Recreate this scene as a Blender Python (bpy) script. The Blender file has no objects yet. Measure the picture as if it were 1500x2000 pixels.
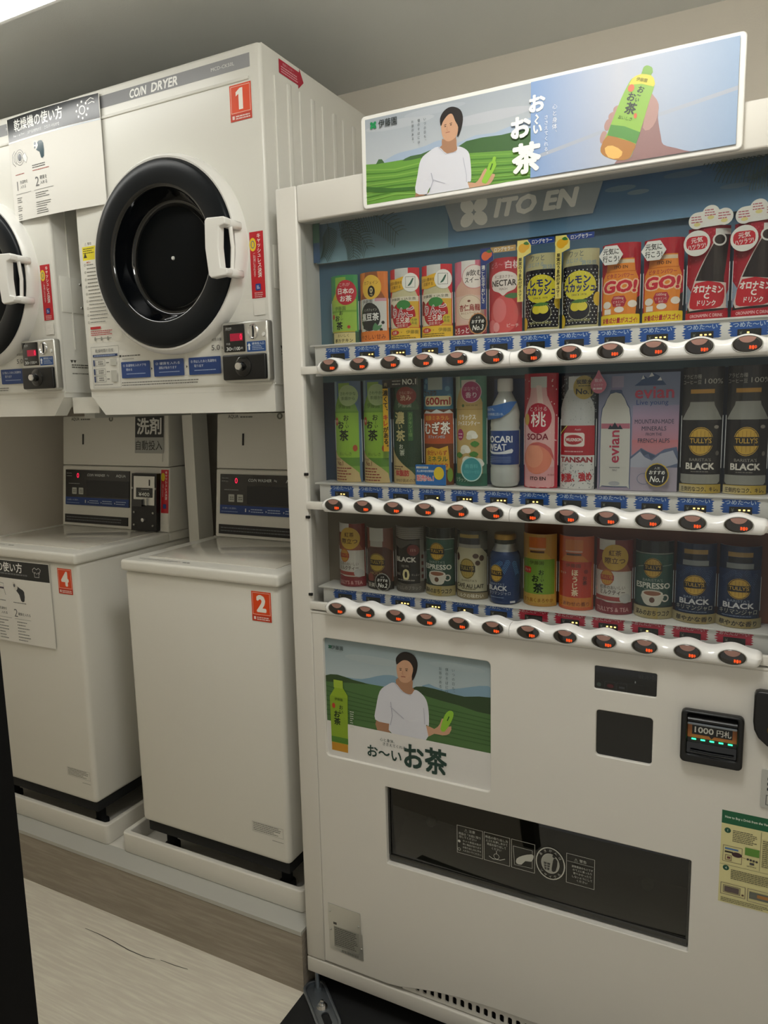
import bpy, bmesh, math, random
from mathutils import Vector, Matrix
random.seed(7)
SC = bpy.context.scene
COL = SC.collection

# ------------------------------------------------------------------ camera
cam_d = bpy.data.cameras.new('camera'); cam = bpy.data.objects.new('camera', cam_d); COL.objects.link(cam)
cam_d.sensor_fit = 'VERTICAL'; cam_d.sensor_height = 24.0
cam_d.lens = 1427.11 * 24.0 / 2000.0
cam_d.clip_start = 0.02
YAW, PITCH, ROLL = 0.4753, -0.1458, -0.0228
fw = Vector((-math.sin(YAW) * math.cos(PITCH), math.cos(YAW) * math.cos(PITCH), math.sin(PITCH)))
rt = Vector((math.cos(YAW), math.sin(YAW), 0)); up = rt.cross(fw)
rt2 = rt * math.cos(ROLL) + up * math.sin(ROLL); up2 = -rt * math.sin(ROLL) + up * math.cos(ROLL)
M = Matrix((rt2, up2, -fw)).transposed().to_4x4(); M.translation = Vector((0.9041, -1.3022, 1.3897))
cam.matrix_world = M
SC.camera = cam
# ------------------------------------------------------------------ world, exposure
w = bpy.data.worlds.new('world'); SC.world = w; w.use_nodes = True
w.node_tree.nodes['Background'].inputs[0].default_value = (0.9, 0.88, 0.82, 1)
w.node_tree.nodes['Background'].inputs[1].default_value = 0.4
LAMP_STRENGTH = 8.2; ADDED_DOME_STRENGTH = 19.0
LAMP_COLOR = (1.0, 0.995, 0.95)
vs = SC.view_settings
vs.view_transform = 'Standard'; vs.look = 'None'; vs.gamma = 1.0; vs.use_curve_mapping = False
vs.exposure = 0.24
cy = SC.cycles
cy.use_light_tree = False; cy.max_bounces = 6; cy.diffuse_bounces = 4; cy.glossy_bounces = 3; cy.transparent_max_bounces = 6; cy.caustics_reflective = False; cy.caustics_refractive = False

# ------------------------------------------------------------------ helpers
ALL = []; ORG = {}
def lin(c):
    if isinstance(c, str):
        c = c.lstrip('#'); c = tuple(int(c[i:i + 2], 16) / 255 for i in (0, 2, 4))
    return tuple(((v + 0.055) / 1.055) ** 2.4 if v > 0.04045 else v / 12.92 for v in c[:3]) + (1.0,)
MATS = {}
def mat(name, col='#ffffff', rough=0.5, metal=0.0, emit=None, es=0.0, coat=0.0, spec=0.5):
    if name in MATS: return MATS[name]
    m = bpy.data.materials.new(name); m.use_nodes = True; MATS[name] = m
    b = m.node_tree.nodes['Principled BSDF']
    b.inputs['Base Color'].default_value = lin(col); b.inputs['Roughness'].default_value = rough
    b.inputs['Metallic'].default_value = metal; b.inputs['Coat Weight'].default_value = coat
    b.inputs['Specular IOR Level'].default_value = spec
    if emit:
        b.inputs['Emission Color'].default_value = lin(emit); b.inputs['Emission Strength'].default_value = es
    return m
def nodes(m): return m.node_tree.nodes, m.node_tree.links, m.node_tree.nodes['Principled BSDF']
def paint(name, col, rough, var=0.02):
    """painted sheet metal or moulded plastic with a faint orange-peel relief"""
    m = mat(name, col, rough); N, L, b = nodes(m)
    if not var: return m
    t = N.new('ShaderNodeTexCoord'); n = N.new('ShaderNodeTexNoise'); n.inputs['Scale'].default_value = 900; n.inputs['Detail'].default_value = 0
    bp = N.new('ShaderNodeBump'); bp.inputs['Strength'].default_value = var; bp.inputs['Distance'].default_value = 0.001
    L.new(t.outputs['Object'], n.inputs['Vector']); L.new(n.outputs['Fac'], bp.inputs['Height']); L.new(bp.outputs['Normal'], b.inputs['Normal'])
    return m
paint('white_paint', '#e2e1d9', 0.30, 0); paint('vend_white', '#dddad2', 0.34, 0); paint('washer_white', '#e3e1d8', 0.28, 0)
paint('plastic_white', '#ecebe6', 0.22, 0.0); paint('tray_white', '#e4e1d8', 0.45, 0); paint('stand_grey', '#b9b9b2', 0.45, 0)
mat('rail_white', '#f2f1ee', 0.14); mat('gap_dark', '#3a3833', 0.6); mat('black', '#0b0c0e', 0.35); mat('black_gloss', '#07090c', 0.07, coat=0.4)
mat('black_matte', '#040404', 0.8, spec=0.2); mat('dryer_ring', '#12161a', 0.34, spec=0.22); mat('bowl_glass', '#04060a', 0.06, spec=0.5, coat=0.5); mat('bowl_disc', '#0a0d0f', 0.35, spec=0.1)
mat('steel', '#b8b8b4', 0.28, 1.0); mat('steel_dark', '#8d949b', 0.36, 0.85); mat('chrome', '#dddddd', 0.12, 1.0); mat('brushed', '#cfcfca', 0.35, 0.85)
mat('rubber', '#101214', 0.8); mat('paper', '#e9e7e0', 0.6); mat('card', '#d8d8d2', 0.5); mat('interior', '#b9b6ad', 0.5)
mat('led_red', '#200000', 0.4, emit='#ff5216', es=1.7); mat('led_pink', '#200008', 0.4, emit='#ff2048', es=1.5); mat('led_amber', '#302000', 0.4, emit='#ffc860', es=5.0)
mat('led_green', '#003010', 0.3, emit='#30ff90', es=3.0); mat('tube', '#ffffff', 0.5, emit='#ffffff', es=LAMP_STRENGTH)
mat('added_dome_glow', '#ffffff', 0.5, emit='#ffffff', es=ADDED_DOME_STRENGTH)
for q in ('tube', 'added_dome_glow'): MATS[q].node_tree.nodes['Principled BSDF'].inputs['Emission Color'].default_value = LAMP_COLOR + (1,)
for q in ('led_red', 'led_pink', 'led_amber', 'led_green'): MATS[q].cycles.emission_sampling = 'NONE'
mat('dim_red', '#5a0a1c', 0.3, emit='#a01030', es=0.5); mat('clip', '#dfe3e4', 0.12); mat('bottle_clear', '#b4bab6', 0.14, coat=0.5); mat('cap_white', '#d9d9d4', 0.35)
mat('can_blue', '#173a6e', 0.25, 0.3); mat('cap_gold', '#a8843c', 0.3, 0.7); mat('cap_dark', '#20281f', 0.4); mat('can_alu', '#aab0b0', 0.3, 0.8)
mat('lens', '#2a2622', 0.12, coat=0.6); mat('thumb_mark', '#a37c70', 0.3); mat('flap', '#2b2b28', 0.12, coat=0.5); mat('tray_inside', '#4a4943', 0.5); mat('nub', '#84847c', 0.4)
mat('warm_panel', '#8c4d24', 0.5); mat('taupe_panel', '#857c6c', 0.5); mat('lid_panel', '#d6d2c6', 0.06)
mat('lamp_metal', '#e8e8e4', 0.4)
MATS['dim_red'].cycles.emission_sampling = 'NONE'
# printed ink: colour comes from the mesh's colour attribute
m = mat('print', '#ffffff', 0.42); N, L, b = nodes(m)
at = N.new('ShaderNodeAttribute'); at.attribute_name = 'Col'; L.new(at.outputs['Color'], b.inputs['Base Color'])
m = mat('print_gloss', '#ffffff', 0.16); N, L, b = nodes(m)
at = N.new('ShaderNodeAttribute'); at.attribute_name = 'Col'; L.new(at.outputs['Color'], b.inputs['Base Color'])
# clear sheet: mostly lets light through, with a fresnel reflection
def clear(name, tint, refl):
    m = bpy.data.materials.new(name); m.use_nodes = True; MATS[name] = m; N, L = m.node_tree.nodes, m.node_tree.links
    N.remove(N['Principled BSDF']); out = N['Material Output']
    tr = N.new('ShaderNodeBsdfTransparent'); tr.inputs[0].default_value = tint + (1,)
    gl = N.new('ShaderNodeBsdfGlossy'); gl.inputs['Roughness'].default_value = 0.03
    fr = N.new('ShaderNodeFresnel'); fr.inputs[0].default_value = 1.5
    ml = N.new('ShaderNodeMath'); ml.operation = 'MULTIPLY'; ml.inputs[1].default_value = refl
    ge = N.new('ShaderNodeNewGeometry'); fs = N.new('ShaderNodeMath'); fs.operation = 'SUBTRACT'; fs.inputs[0].default_value = 1.0; L.new(ge.outputs['Backfacing'], fs.inputs[1])
    m2 = N.new('ShaderNodeMath'); m2.operation = 'MULTIPLY'
    mx = N.new('ShaderNodeMixShader'); L.new(fr.outputs[0], ml.inputs[0]); L.new(ml.outputs[0], m2.inputs[0]); L.new(fs.outputs[0], m2.inputs[1]); L.new(m2.outputs[0], mx.inputs[0])
    L.new(tr.outputs[0], mx.inputs[1]); L.new(gl.outputs[0], mx.inputs[2]); L.new(mx.outputs[0], out.inputs[0])
clear('acrylic', (0.885, 0.89, 0.885), 1.05); clear('flap_clear', (0.55, 0.55, 0.52), 1.6)

def vinyl(name, c1, c2, sx):
    m = mat(name, c1, 0.55); N, L, b = nodes(m)
    t = N.new('ShaderNodeTexCoord'); mp = N.new('ShaderNodeMapping'); mp.inputs['Scale'].default_value = sx
    n = N.new('ShaderNodeTexNoise'); n.inputs['Scale'].default_value = 1.0; n.inputs['Detail'].default_value = 3
    r = N.new('ShaderNodeValToRGB'); r.color_ramp.elements[0].position = 0.42; r.color_ramp.elements[1].position = 0.74
    r.color_ramp.elements[0].color = lin(c1); r.color_ramp.elements[1].color = lin(c2)
    L.new(t.outputs['Object'], mp.inputs[0]); L.new(mp.outputs[0], n.inputs['Vector']); L.new(n.outputs['Fac'], r.inputs[0]); L.new(r.outputs[0], b.inputs['Base Color'])
    return m
vinyl('floor_vinyl', '#ddd6c7', '#eeead9', (9, 130, 1)); vinyl('plinth_vinyl', '#978e80', '#aca396', (9, 60, 130))
def plaster(name, col):
    m = mat(name, col, 0.75); N, L, b = nodes(m)
    t = N.new('ShaderNodeTexCoord'); n = N.new('ShaderNodeTexNoise'); n.inputs['Scale'].default_value = 260; n.inputs['Detail'].default_value = 1
    bp = N.new('ShaderNodeBump'); bp.inputs['Strength'].default_value = 0.12; bp.inputs['Distance'].default_value = 0.002
    L.new(t.outputs['Object'], n.inputs['Vector']); L.new(n.outputs['Fac'], bp.inputs['Height']); L.new(bp.outputs['Normal'], b.inputs['Normal'])
plaster('wall_paint', '#f0e9dc'); plaster('ceiling_paint', '#eff2f1')

def box(x0, x1, y0, y1, z0, z1, b=0.0, seg=2):
    if not b:
        V = [(x, y, z) for x in (x0, x1) for y in (y0, y1) for z in (z0, z1)]
        return V, [(0, 1, 3, 2), (4, 6, 7, 5), (0, 4, 5, 1), (2, 3, 7, 6), (0, 2, 6, 4), (1, 5, 7, 3)]
    bm = bmesh.new(); bmesh.ops.create_cube(bm, size=1.0)
    for v in bm.verts:
        v.co = Vector(((x0 + x1) / 2 + v.co.x * (x1 - x0), (y0 + y1) / 2 + v.co.y * (y1 - y0), (z0 + z1) / 2 + v.co.z * (z1 - z0)))
    bmesh.ops.bevel(bm, geom=bm.edges[:], offset=b, segments=seg, affect='EDGES', profile=0.5)
    return bm_geo(bm)
def bm_geo(bm):
    bm.verts.index_update(); g = ([tuple(v.co) for v in bm.verts], [tuple(v.index for v in f.verts) for f in bm.faces]); bm.free(); return g
def prism(pts, axis, a, b):
    """closed outline in the plane normal to axis, extruded from a to b"""
    n = len(pts)
    f = {'y': lambda p, t: (p[0], t, p[1]), 'x': lambda p, t: (t, p[0], p[1]), 'z': lambda p, t: (p[0], p[1], t)}[axis]
    V = [f(p, a) for p in pts] + [f(p, b) for p in pts]
    F = [tuple(range(n)), tuple(range(2 * n - 1, n - 1, -1))] + [(i, i + n, (i + 1) % n + n, (i + 1) % n) for i in range(n)]
    bm = bmesh.new(); vs_ = [bm.verts.new(v) for v in V]
    for q in F: bm.faces.new([vs_[i] for i in q])
    bmesh.ops.recalc_face_normals(bm, faces=bm.faces[:]); return bm_geo(bm)
def lathe(prof, n=32, axis='z', c=(0, 0, 0), sx=1.0, cap=True):
    """profile of (radius, height along axis); axis y points away from the viewer"""
    V, F = [], []; m = len(prof)
    for r, h in prof:
        for k in range(n):
            t = 2 * math.pi * k / n; a, b_ = r * math.cos(t) * sx, r * math.sin(t)
            V.append((c[0] + a, c[1] + b_, c[2] + h) if axis == 'z' else (c[0] + a, c[1] + h, c[2] + b_) if axis == 'y' else (c[0] + h, c[1] + a, c[2] + b_))
    for i in range(m - 1):
        for k in range(n):
            F.append((i * n + k, i * n + (k + 1) % n, (i + 1) * n + (k + 1) % n, (i + 1) * n + k))
    if cap and prof[0][0] > 1e-6: F.append(tuple(range(n - 1, -1, -1)))
    if cap and prof[-1][0] > 1e-6: F.append(tuple(range((m - 1) * n, m * n)))
    bm = bmesh.new(); vv = [bm.verts.new(v) for v in V]
    for q in F: bm.faces.new([vv[i] for i in q])
    bmesh.ops.remove_doubles(bm, verts=bm.verts[:], dist=1e-6); bmesh.ops.recalc_face_normals(bm, faces=bm.faces[:])
    return bm_geo(bm)
def tube(path, r, n=8):
    V, F = [], []; P = [Vector(p) for p in path]
    for i, p in enumerate(P):
        d = (P[min(i + 1, len(P) - 1)] - P[max(i - 1, 0)]).normalized()
        u = d.orthogonal().normalized(); v = d.cross(u)
        for k in range(n):
            t = 2 * math.pi * k / n; V.append(tuple(p + (u * math.cos(t) + v * math.sin(t)) * r))
    for i in range(len(P) - 1):
        for k in range(n): F.append((i * n + k, i * n + (k + 1) % n, (i + 1) * n + (k + 1) % n, (i + 1) * n + k))
    F += [tuple(range(n - 1, -1, -1)), tuple(range((len(P) - 1) * n, len(P) * n))]
    return V, F
# temporary curve / text objects used for filled outlines
TMP = {}
def temp(kind):
    if kind not in TMP:
        c = bpy.data.curves.new('temp_' + kind, kind); o = bpy.data.objects.new('temp_' + kind, c); COL.objects.link(o); TMP[kind] = o
    return TMP[kind]
def eval_geo(o):
    dg = bpy.context.evaluated_depsgraph_get(); dg.update(); e = o.evaluated_get(dg); me = e.to_mesh()
    g = ([tuple(v.co) for v in me.vertices], [tuple(p.vertices) for p in me.polygons]); e.to_mesh_clear(); return g
def rrect(x0, x1, z0, z1, r, n=4):
    p = []
    for cx, cz, a in ((x1 - r, z1 - r, 0), (x0 + r, z1 - r, 90), (x0 + r, z0 + r, 180), (x1 - r, z0 + r, 270)):
        for k in range(n + 1):
            t = math.radians(a + 90 * k / n); p.append((cx + r * math.cos(t), cz + r * math.sin(t)))
    return p
def ring(cx, cz, rx, rz, n=32): return [(cx + rx * math.cos(2 * math.pi * k / n), cz + rz * math.sin(2 * math.pi * k / n)) for k in range(n)]
def plate(outlines, y0, y1, bev=0.0):
    """flat sheet in the xz plane between y0 (front) and y1; outlines inside one another are holes"""
    o = temp('CURVE'); c = o.data; c.splines.clear(); c.dimensions = '2D'; c.fill_mode = 'BOTH'
    c.extrude = max((y1 - y0) / 2 - bev, 0); c.bevel_depth = bev; c.bevel_resolution = 2; c.offset = -bev
    for pts in outlines:
        s = c.splines.new('POLY'); s.points.add(len(pts) - 1)
        for q, p in zip(s.points, pts): q.co = (p[0], p[1], 0, 1)
        s.use_cyclic_u = True
    V, F = eval_geo(o); yc = (y0 + y1) / 2
    return [(x, yc - z, y) for x, y, z in V], F
GLY = {}
def glyphs(s, bold=0.0, shear=0.0):
    k = (s, bold, shear)
    if k not in GLY:
        o = temp('FONT'); c = o.data; c.resolution_u = 2; c.body = s; c.shear = shear
        V, F = eval_geo(o)
        if bold > 0.004:  # heavier strokes: the same outline struck several times a little apart
            n = 4 if bold < .045 else 8; V0, F0 = V, F; V, F = [], []
            for q in range(n):
                k0 = len(V); dx, dy = bold * math.cos(2 * math.pi * (q + .5) / n), bold * math.sin(2 * math.pi * (q + .5) / n)
                V += [(p[0] + dx, p[1] + dy, .7 * q / n) for p in V0]; F += [tuple(i + k0 for i in f) for f in F0]
        xs = [v[0] for v in V] or [0]; ys = [v[1] for v in V] or [0]
        GLY[k] = ([(v[0], v[1], v[2]) for v in V], F, min(xs), max(xs), min(ys), max(ys))
    return GLY[k]

def origin(p):
    while p is not None:
        if p in ORG: return ORG[p]
        p = p.parent
    return (0, 0, 0)
def obj(name, me, parent=None):
    o = bpy.data.objects.new(name, me); ALL.append(o)
    if parent is not None: o.parent = parent
    return o
def mesh(name, geoms, material, ang=38):
    V, F = [], []
    for v, f in geoms:
        k = len(V); V += v; F += [tuple(i + k for i in q) for q in f]
    me = bpy.data.meshes.new(name); me.from_pydata(V, [], F); me.materials.append(MATS[material]); me.shade_smooth()
    me.set_sharp_from_angle(angle=math.radians(ang)); me.update(); return me
def shift(g, d): return [(x + d[0], y + d[1], z + d[2]) for x, y, z in g[0]], g[1]
def part(name, geoms, material, parent=None, ang=38, label=None):
    if isinstance(geoms, tuple): geoms = [geoms]
    o_ = origin(parent); geoms = [shift(g, (-o_[0], -o_[1], -o_[2])) for g in geoms]
    o = obj(name, mesh(name, geoms, material, ang), parent)
    if label: o['label'] = label
    return o
def inst(name, me, parent, loc):
    o_ = origin(parent); o = obj(name, me, parent); o.location = (loc[0] - o_[0], loc[1] - o_[1], loc[2] - o_[2]); return o
def thing(name, label, cat, loc, group=None):
    o = obj(name, None); o.location = loc; ORG[o] = loc; o['label'] = label; o['category'] = cat; o.empty_display_size = 0.05
    if group: o['group'] = group
    return o
def tag(o, label, cat, group=None):
    o['label'] = label; o['category'] = cat
    if group: o['group'] = group
    return o
def struct(name, geoms, material, label, parent=None):
    o = part(name, geoms, material, parent); o['kind'] = 'structure'; o['label'] = label; return o
def dup(root, dx, label, skip=()):
    c = root.copy(); ALL.append(c); c['label'] = label; l = ORG[root]; ORG[c] = (l[0] + dx, l[1], l[2]); c.location = ORG[c]
    kids = [o for o in ALL if o.parent == root]
    for k in kids:
        if k.name.split('.')[0] in skip: continue
        k2 = k.copy(); ALL.append(k2); k2.parent = c
        for s in [o for o in ALL if o.parent == k]:
            if s.name.split('.')[0] in skip: continue
            s2 = s.copy(); ALL.append(s2); s2.parent = k2
    return c

# ------------------------------------------------------------------ print: flat artwork, layer on layer
def spline(pts, n=4):
    out = []; m = len(pts)
    for i in range(m):
        p0, p1, p2, p3 = (Vector(pts[(i + j - 1) % m]) for j in range(4))
        for k in range(n):
            t = k / n
            q = 0.5 * ((2 * p1) + (p2 - p0) * t + (2 * p0 - 5 * p1 + 4 * p2 - p3) * t * t + (3 * p1 - p0 - 3 * p2 + p3) * t ** 3)
            out.append((q.x, q.y))
    return out
class Art:
    """artwork in millimetres; every call lays one more layer of ink"""
    def __init__(self, clip=None, step=0.05):
        self.V, self.F, self.C = [], [], []; self.l = 0; self.clipbox = clip; self.step = step
    def put(self, V2, F, col):
        self.l += 1; k = len(self.V); h = self.l * self.step; c = lin(col)
        self.V += [(p[0], p[1], h + (p[2] * self.step if len(p) > 2 else 0)) for p in V2]; self.C += [c] * len(V2); self.F += [tuple(i + k for i in q) for q in F]; return self
    def poly(self, pts, col, smooth=0):
        if smooth: pts = spline(pts, smooth)
        if len(pts) > 4:
            from mathutils.geometry import tessellate_polygon
            return self.put(pts, [tuple(t) for t in tessellate_polygon([[Vector((p[0], p[1], 0)) for p in pts]])], col)
        return self.put(pts, [tuple(range(len(pts)))], col)
    def rect(self, x0, y0, x1, y1, col): return self.put([(x0, y0), (x1, y0), (x1, y1), (x0, y1)], [(0, 1, 2, 3)], col)
    def rr(self, x0, y0, x1, y1, r, col): return self.poly(rrect(x0, x1, y0, y1, r, 3), col)
    def ell(self, cx, cy, rx, ry, col, n=24): return self.put(ring(cx, cy, rx, ry, n), [tuple(range(n))], col)
    def rim(self, cx, cy, rx, ry, t, col, n=28):
        return self.put(ring(cx, cy, rx, ry, n) + ring(cx, cy, rx - t, ry - t, n), [(i, (i + 1) % n, (i + 1) % n + n, i + n) for i in range(n)], col)
    def frame(self, x0, y0, x1, y1, t, col):
        o = [(x0, y0), (x1, y0), (x1, y1), (x0, y1)]; i_ = [(x0 + t, y0 + t), (x1 - t, y0 + t), (x1 - t, y1 - t), (x0 + t, y1 - t)]
        return self.put(o + i_, [(k, (k + 1) % 4, (k + 1) % 4 + 4, k + 4) for k in range(4)], col)
    def line(self, pts, wd, col):
        V, F = [], []
        for i, p in enumerate(pts):
            a, b_ = Vector(pts[max(i - 1, 0)]), Vector(pts[min(i + 1, len(pts) - 1)]); d = (b_ - a).normalized(); n = Vector((-d.y, d.x)) * wd / 2
            V += [(p[0] + n.x, p[1] + n.y), (p[0] - n.x, p[1] - n.y)]
        return self.put(V, [(2 * i, 2 * i + 1, 2 * i + 3, 2 * i + 2) for i in range(len(pts) - 1)], col)
    def t(self, s, x, y, h, col, w=None, b=0.0, it=0.0, rot=0.0, al='c', hh=None):
        V, F, x0, x1, y0, y1 = glyphs(s, b, it)
        if not V: return self
        sx = sy = h
        if hh: sy = hh / (y1 - y0); sx = sy if not w else sx
        if w: sx = w / (x1 - x0)
        ax = {'c': (x0 + x1) / 2, 'l': x0, 'r': x1}[al]; ay = (y0 + y1) / 2; c, sn = math.cos(rot), math.sin(rot); R = []
        for px, py, pz in V:
            a, b_ = (px - ax) * sx, (py - ay) * sy; R.append((x + a * c - b_ * sn, y + a * sn + b_ * c, pz))
        return self.put(R, F, col)
    def tv(self, s, x, y, h, col, gap=1.0, b=0.0, sx=1.0):
        for i, ch in enumerate(s):
            if ch in ' 　': continue
            if ch in 'ー〜～―': self.t(ch, x, y - (i + .5) * h * gap, h * sx, col, b=b, rot=-math.pi / 2)
            else: self.t(ch, x + (h * .3 if ch in '、。' else 0), y - (i + .5) * h * gap + (h * .3 if ch in '、。' else 0), h * sx, col, b=b)
        return self
    def lines(self, x0, x1, y, n, pitch, h, col, rag=0.3):
        V, F = [], []
        for i in range(n):
            x = x0; e = x1 - (x1 - x0) * rag * random.random(); yy = y - i * pitch
            while x < e - h:
                q = min(x + h * random.uniform(1.2, 4), e); k = len(V); V += [(x, yy), (q, yy), (q, yy + h), (x, yy + h)]; F.append((k, k + 1, k + 2, k + 3)); x = q + h * .45
        return self.put(V, F, col) if V else self
    def dots(self, pts, r, col, n=6):
        V, F = [], []
        for x, y in pts:
            k = len(V); V += ring(x, y, r, r, n); F.append(tuple(range(k, k + n)))
        return self.put(V, F, col)
    def blend(self, x0, y0, x1, y1, c0, c1, n=12, vert=True):
        """a printed two-tone picture area, in steps"""
        a, b_ = lin(c0), lin(c1); self.l += 1; h = self.l * self.step
        for i in range(n):
            k = len(self.V); f0, f1 = i / n, (i + 1) / n
            q = [(x0, y0 + (y1 - y0) * f0), (x1, y0 + (y1 - y0) * f0), (x1, y0 + (y1 - y0) * f1), (x0, y0 + (y1 - y0) * f1)] if vert else [(x0 + (x1 - x0) * f0, y0), (x0 + (x1 - x0) * f1, y0), (x0 + (x1 - x0) * f1, y1), (x0 + (x1 - x0) * f0, y1)]
            self.V += [(x, y, h) for x, y in q]; self.F.append((k, k + 1, k + 2, k + 3))
            for f in (f0, f0, f1, f1) if vert else (f0, f1, f1, f0): self.C.append(tuple(a[j] + (b_[j] - a[j]) * f for j in range(3)) + (1,))
        return self
    def mesh(self, name, place, material='print', cut=0.0):
        """place maps (x mm, y mm, lift mm) to world metres"""
        bm = bmesh.new(); lay = bm.verts.layers.float_color.new('Col'); vv = []
        for v, c in zip(self.V, self.C):
            q = bm.verts.new(v); q[lay] = c; vv.append(q)
        for f in self.F:
            try: bm.faces.new([vv[i] for i in f])
            except ValueError: pass
        if self.clipbox:
            x0, y0, x1, y1 = self.clipbox
            for co, no in (((x0, 0, 0), (-1, 0, 0)), ((x1, 0, 0), (1, 0, 0)), ((0, y0, 0), (0, -1, 0)), ((0, y1, 0), (0, 1, 0))):
                bmesh.ops.bisect_plane(bm, geom=bm.verts[:] + bm.edges[:] + bm.faces[:], plane_co=co, plane_no=no, clear_outer=True)
        if cut:
            xs = [v.co.x for v in bm.verts]; x = math.ceil(min(xs) / cut) * cut
            while x < max(xs):
                if x > min(xs) + .01: bmesh.ops.bisect_plane(bm, geom=bm.verts[:] + bm.edges[:] + bm.faces[:], plane_co=(x, 0, 0), plane_no=(1, 0, 0))
                x += cut
        for f in bm.faces:
            f.normal_update()
            if f.normal.z < 0: f.normal_flip()
        for v in bm.verts: v.co = Vector(place(v.co.x, v.co.y, v.co.z))
        me = bpy.data.meshes.new(name); bm.to_mesh(me); bm.free(); me.materials.append(MATS[material]); return me
def flat(x0, y, z0):  # a sheet facing -y
    return lambda u, v, l: (x0 + u * .001, y - l * .001, z0 + v * .001)
def lean(x0, y0, z0, k):  # a sheet facing -y that leans back by k per unit height
    return lambda u, v, l: (x0 + u * .001, y0 + v * .001 * k - l * .001, z0 + v * .001)
def side(x, y0, z0):  # a sheet facing +x
    return lambda u, v, l: (x + l * .001, y0 + u * .001, z0 + v * .001)
def curved(x0, yf, z0, R):  # a sheet bent round a vertical cylinder of radius R mm whose front line is at yf
    def f(u, v, l):
        t = u / R; r = R + l; return (x0 + r * math.sin(t) * .001, yf + (R - r * math.cos(t)) * .001, z0 + v * .001)
    return f
def stick(name, art, place, parent, material='print', cut=0.0, label=None):
    o_ = origin(parent)
    o = obj(name, art.mesh(name, lambda u, v, l: tuple(a - b_ for a, b_ in zip(place(u, v, l), o_)), material, cut), parent)
    if label: o['label'] = label
    return o
def emit_text(name, s, x, y, z, w_, h, material, parent):
    V, F, a, b_, c, d = glyphs(s)
    return part(name, ([(x + ((p[0] - a) / (b_ - a) - .5) * w_, y, z + ((p[1] - c) / (d - c) - .5) * h) for p in V], F), material, parent)

# ------------------------------------------------------------------ the room
CEIL = 2.293; WY = 0.70; XL, XR, YF = -1.40, 1.22, -0.92
fl = struct('floor', box(XL - .1, XR + 1.2, -2.4, WY + .1, -0.08, 0), 'floor_vinyl', 'pale beige streaked vinyl floor')
scr = [(-.666, -.0823), (-.6166, -.0818), (-.5567, -.0846), (-.4956, -.0902), (-.4385, -.0899), (-.41, -.084), (-.3956, -.0802), (-.3496, -.0785), (-.3104, -.0742)]
def ribbon(pts, wd, z):
    V, F = [], []
    for i, p in enumerate(pts):
        k = wd * (0.35 + 0.65 * math.sin(math.pi * (i + .5) / len(pts))); V += [(p[0], p[1] - k, z), (p[0], p[1] + k, z)]
    return V, [(2 * i, 2 * i + 2, 2 * i + 3, 2 * i + 1) for i in range(len(pts) - 1)]
part('scratch', [ribbon(scr[:6], .0011, .0006), ribbon(scr[6:], .0009, .0006)], 'gap_dark', fl, label='thin dark scratch in the vinyl')
struct('ceiling', box(XL - .1, XR + 1.2, -2.4, WY + .1, CEIL, CEIL + .08), 'ceiling_paint', 'plain light grey ceiling')
struct('wall_back', box(XL, XR, WY, WY + .1, 0, CEIL), 'wall_paint', 'beige painted wall behind the machines')
struct('wall_left', box(XL - .1, XL, -2.4, WY + .1, 0, CEIL), 'wall_paint', 'beige painted wall at the far left end')
struct('wall_right', box(XR, XR + .1, YF - .14, WY + .1, 0, CEIL), 'wall_paint', 'beige painted wall to the right of the drinks machine')
struct('wall_front', [box(XL, .262, YF - .14, YF, 0, CEIL), box(.262, XR, YF - .14, YF, 2.12, CEIL)], 'wall_paint', 'beige wall with the doorway one looks in through')
struct('trim_1', [box(.262, .337, YF - .16, YF - .0, 0, 2.12), box(.337, XR, YF - .16, YF - .0, 2.06, 2.12)], 'black_matte', 'black door frame at the left edge of the view')
# linear ceiling light running above the fronts of the machines
lt = thing('ceiling_light', 'long white linear lamp on the ceiling above the dryers', 'lamp', (-.86, -.225, CEIL))
LB = CEIL - .088
part('housing', prism([(-.300, CEIL), (-.292, LB + .006), (-.286, LB), (-.278, LB), (-.278, LB + .010), (-.172, LB + .010), (-.172, LB), (-.164, LB), (-.158, LB + .006), (-.150, CEIL)], 'x', -1.38, -.34), 'lamp_metal', lt, 20)
part('diffuser', prism([(-.2775, LB + .0098), (-.2765, LB + .001), (-.268, LB - .004), (-.182, LB - .004), (-.1735, LB + .001), (-.1725, LB + .0098)], 'x', -1.37, -.35), 'tube', lt, 60, label='glowing white diffuser')
dl = thing('added_dome_light', 'unseen round white dome lamp added on the ceiling in front of the drinks machine', 'lamp', (.66, -.66, CEIL))  # added out of view to brighten the right wall and dryer side
part('base_ring', lathe([(.205, 0), (.205, -.020), (.185, -.024)], 48, 'z', (.66, -.66, CEIL)), 'lamp_metal', dl)
part('dome', lathe([(.190, -.022), (.188, -.045), (.172, -.072), (.135, -.092), (.07, -.103), (0, -.105)], 48, 'z', (.66, -.66, CEIL)), 'added_dome_glow', dl, 60, label='glowing white dome of the added lamp')
# raised step under the washers
pl = struct('plinth', [prism([(-.0092, 0), (-.0092, .146), (-.004, .1525), (WY, .1525), (WY, 0)], 'x', XL, -.0067)], 'plinth_vinyl', 'grey vinyl step the washers stand on')
part('nosing', prism([(-.0105, .149), (-.0105, .1595), (-.008, .1602), (.05, .1602), (.05, .1526), (-.004, .1526)], 'x', XL, -.0067), 'stand_grey', pl, label='pale edge strip of the step')
part('top_sheet', box(XL, -.0067, .05, WY, .1526, .1602), 'tray_white', pl)

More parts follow.
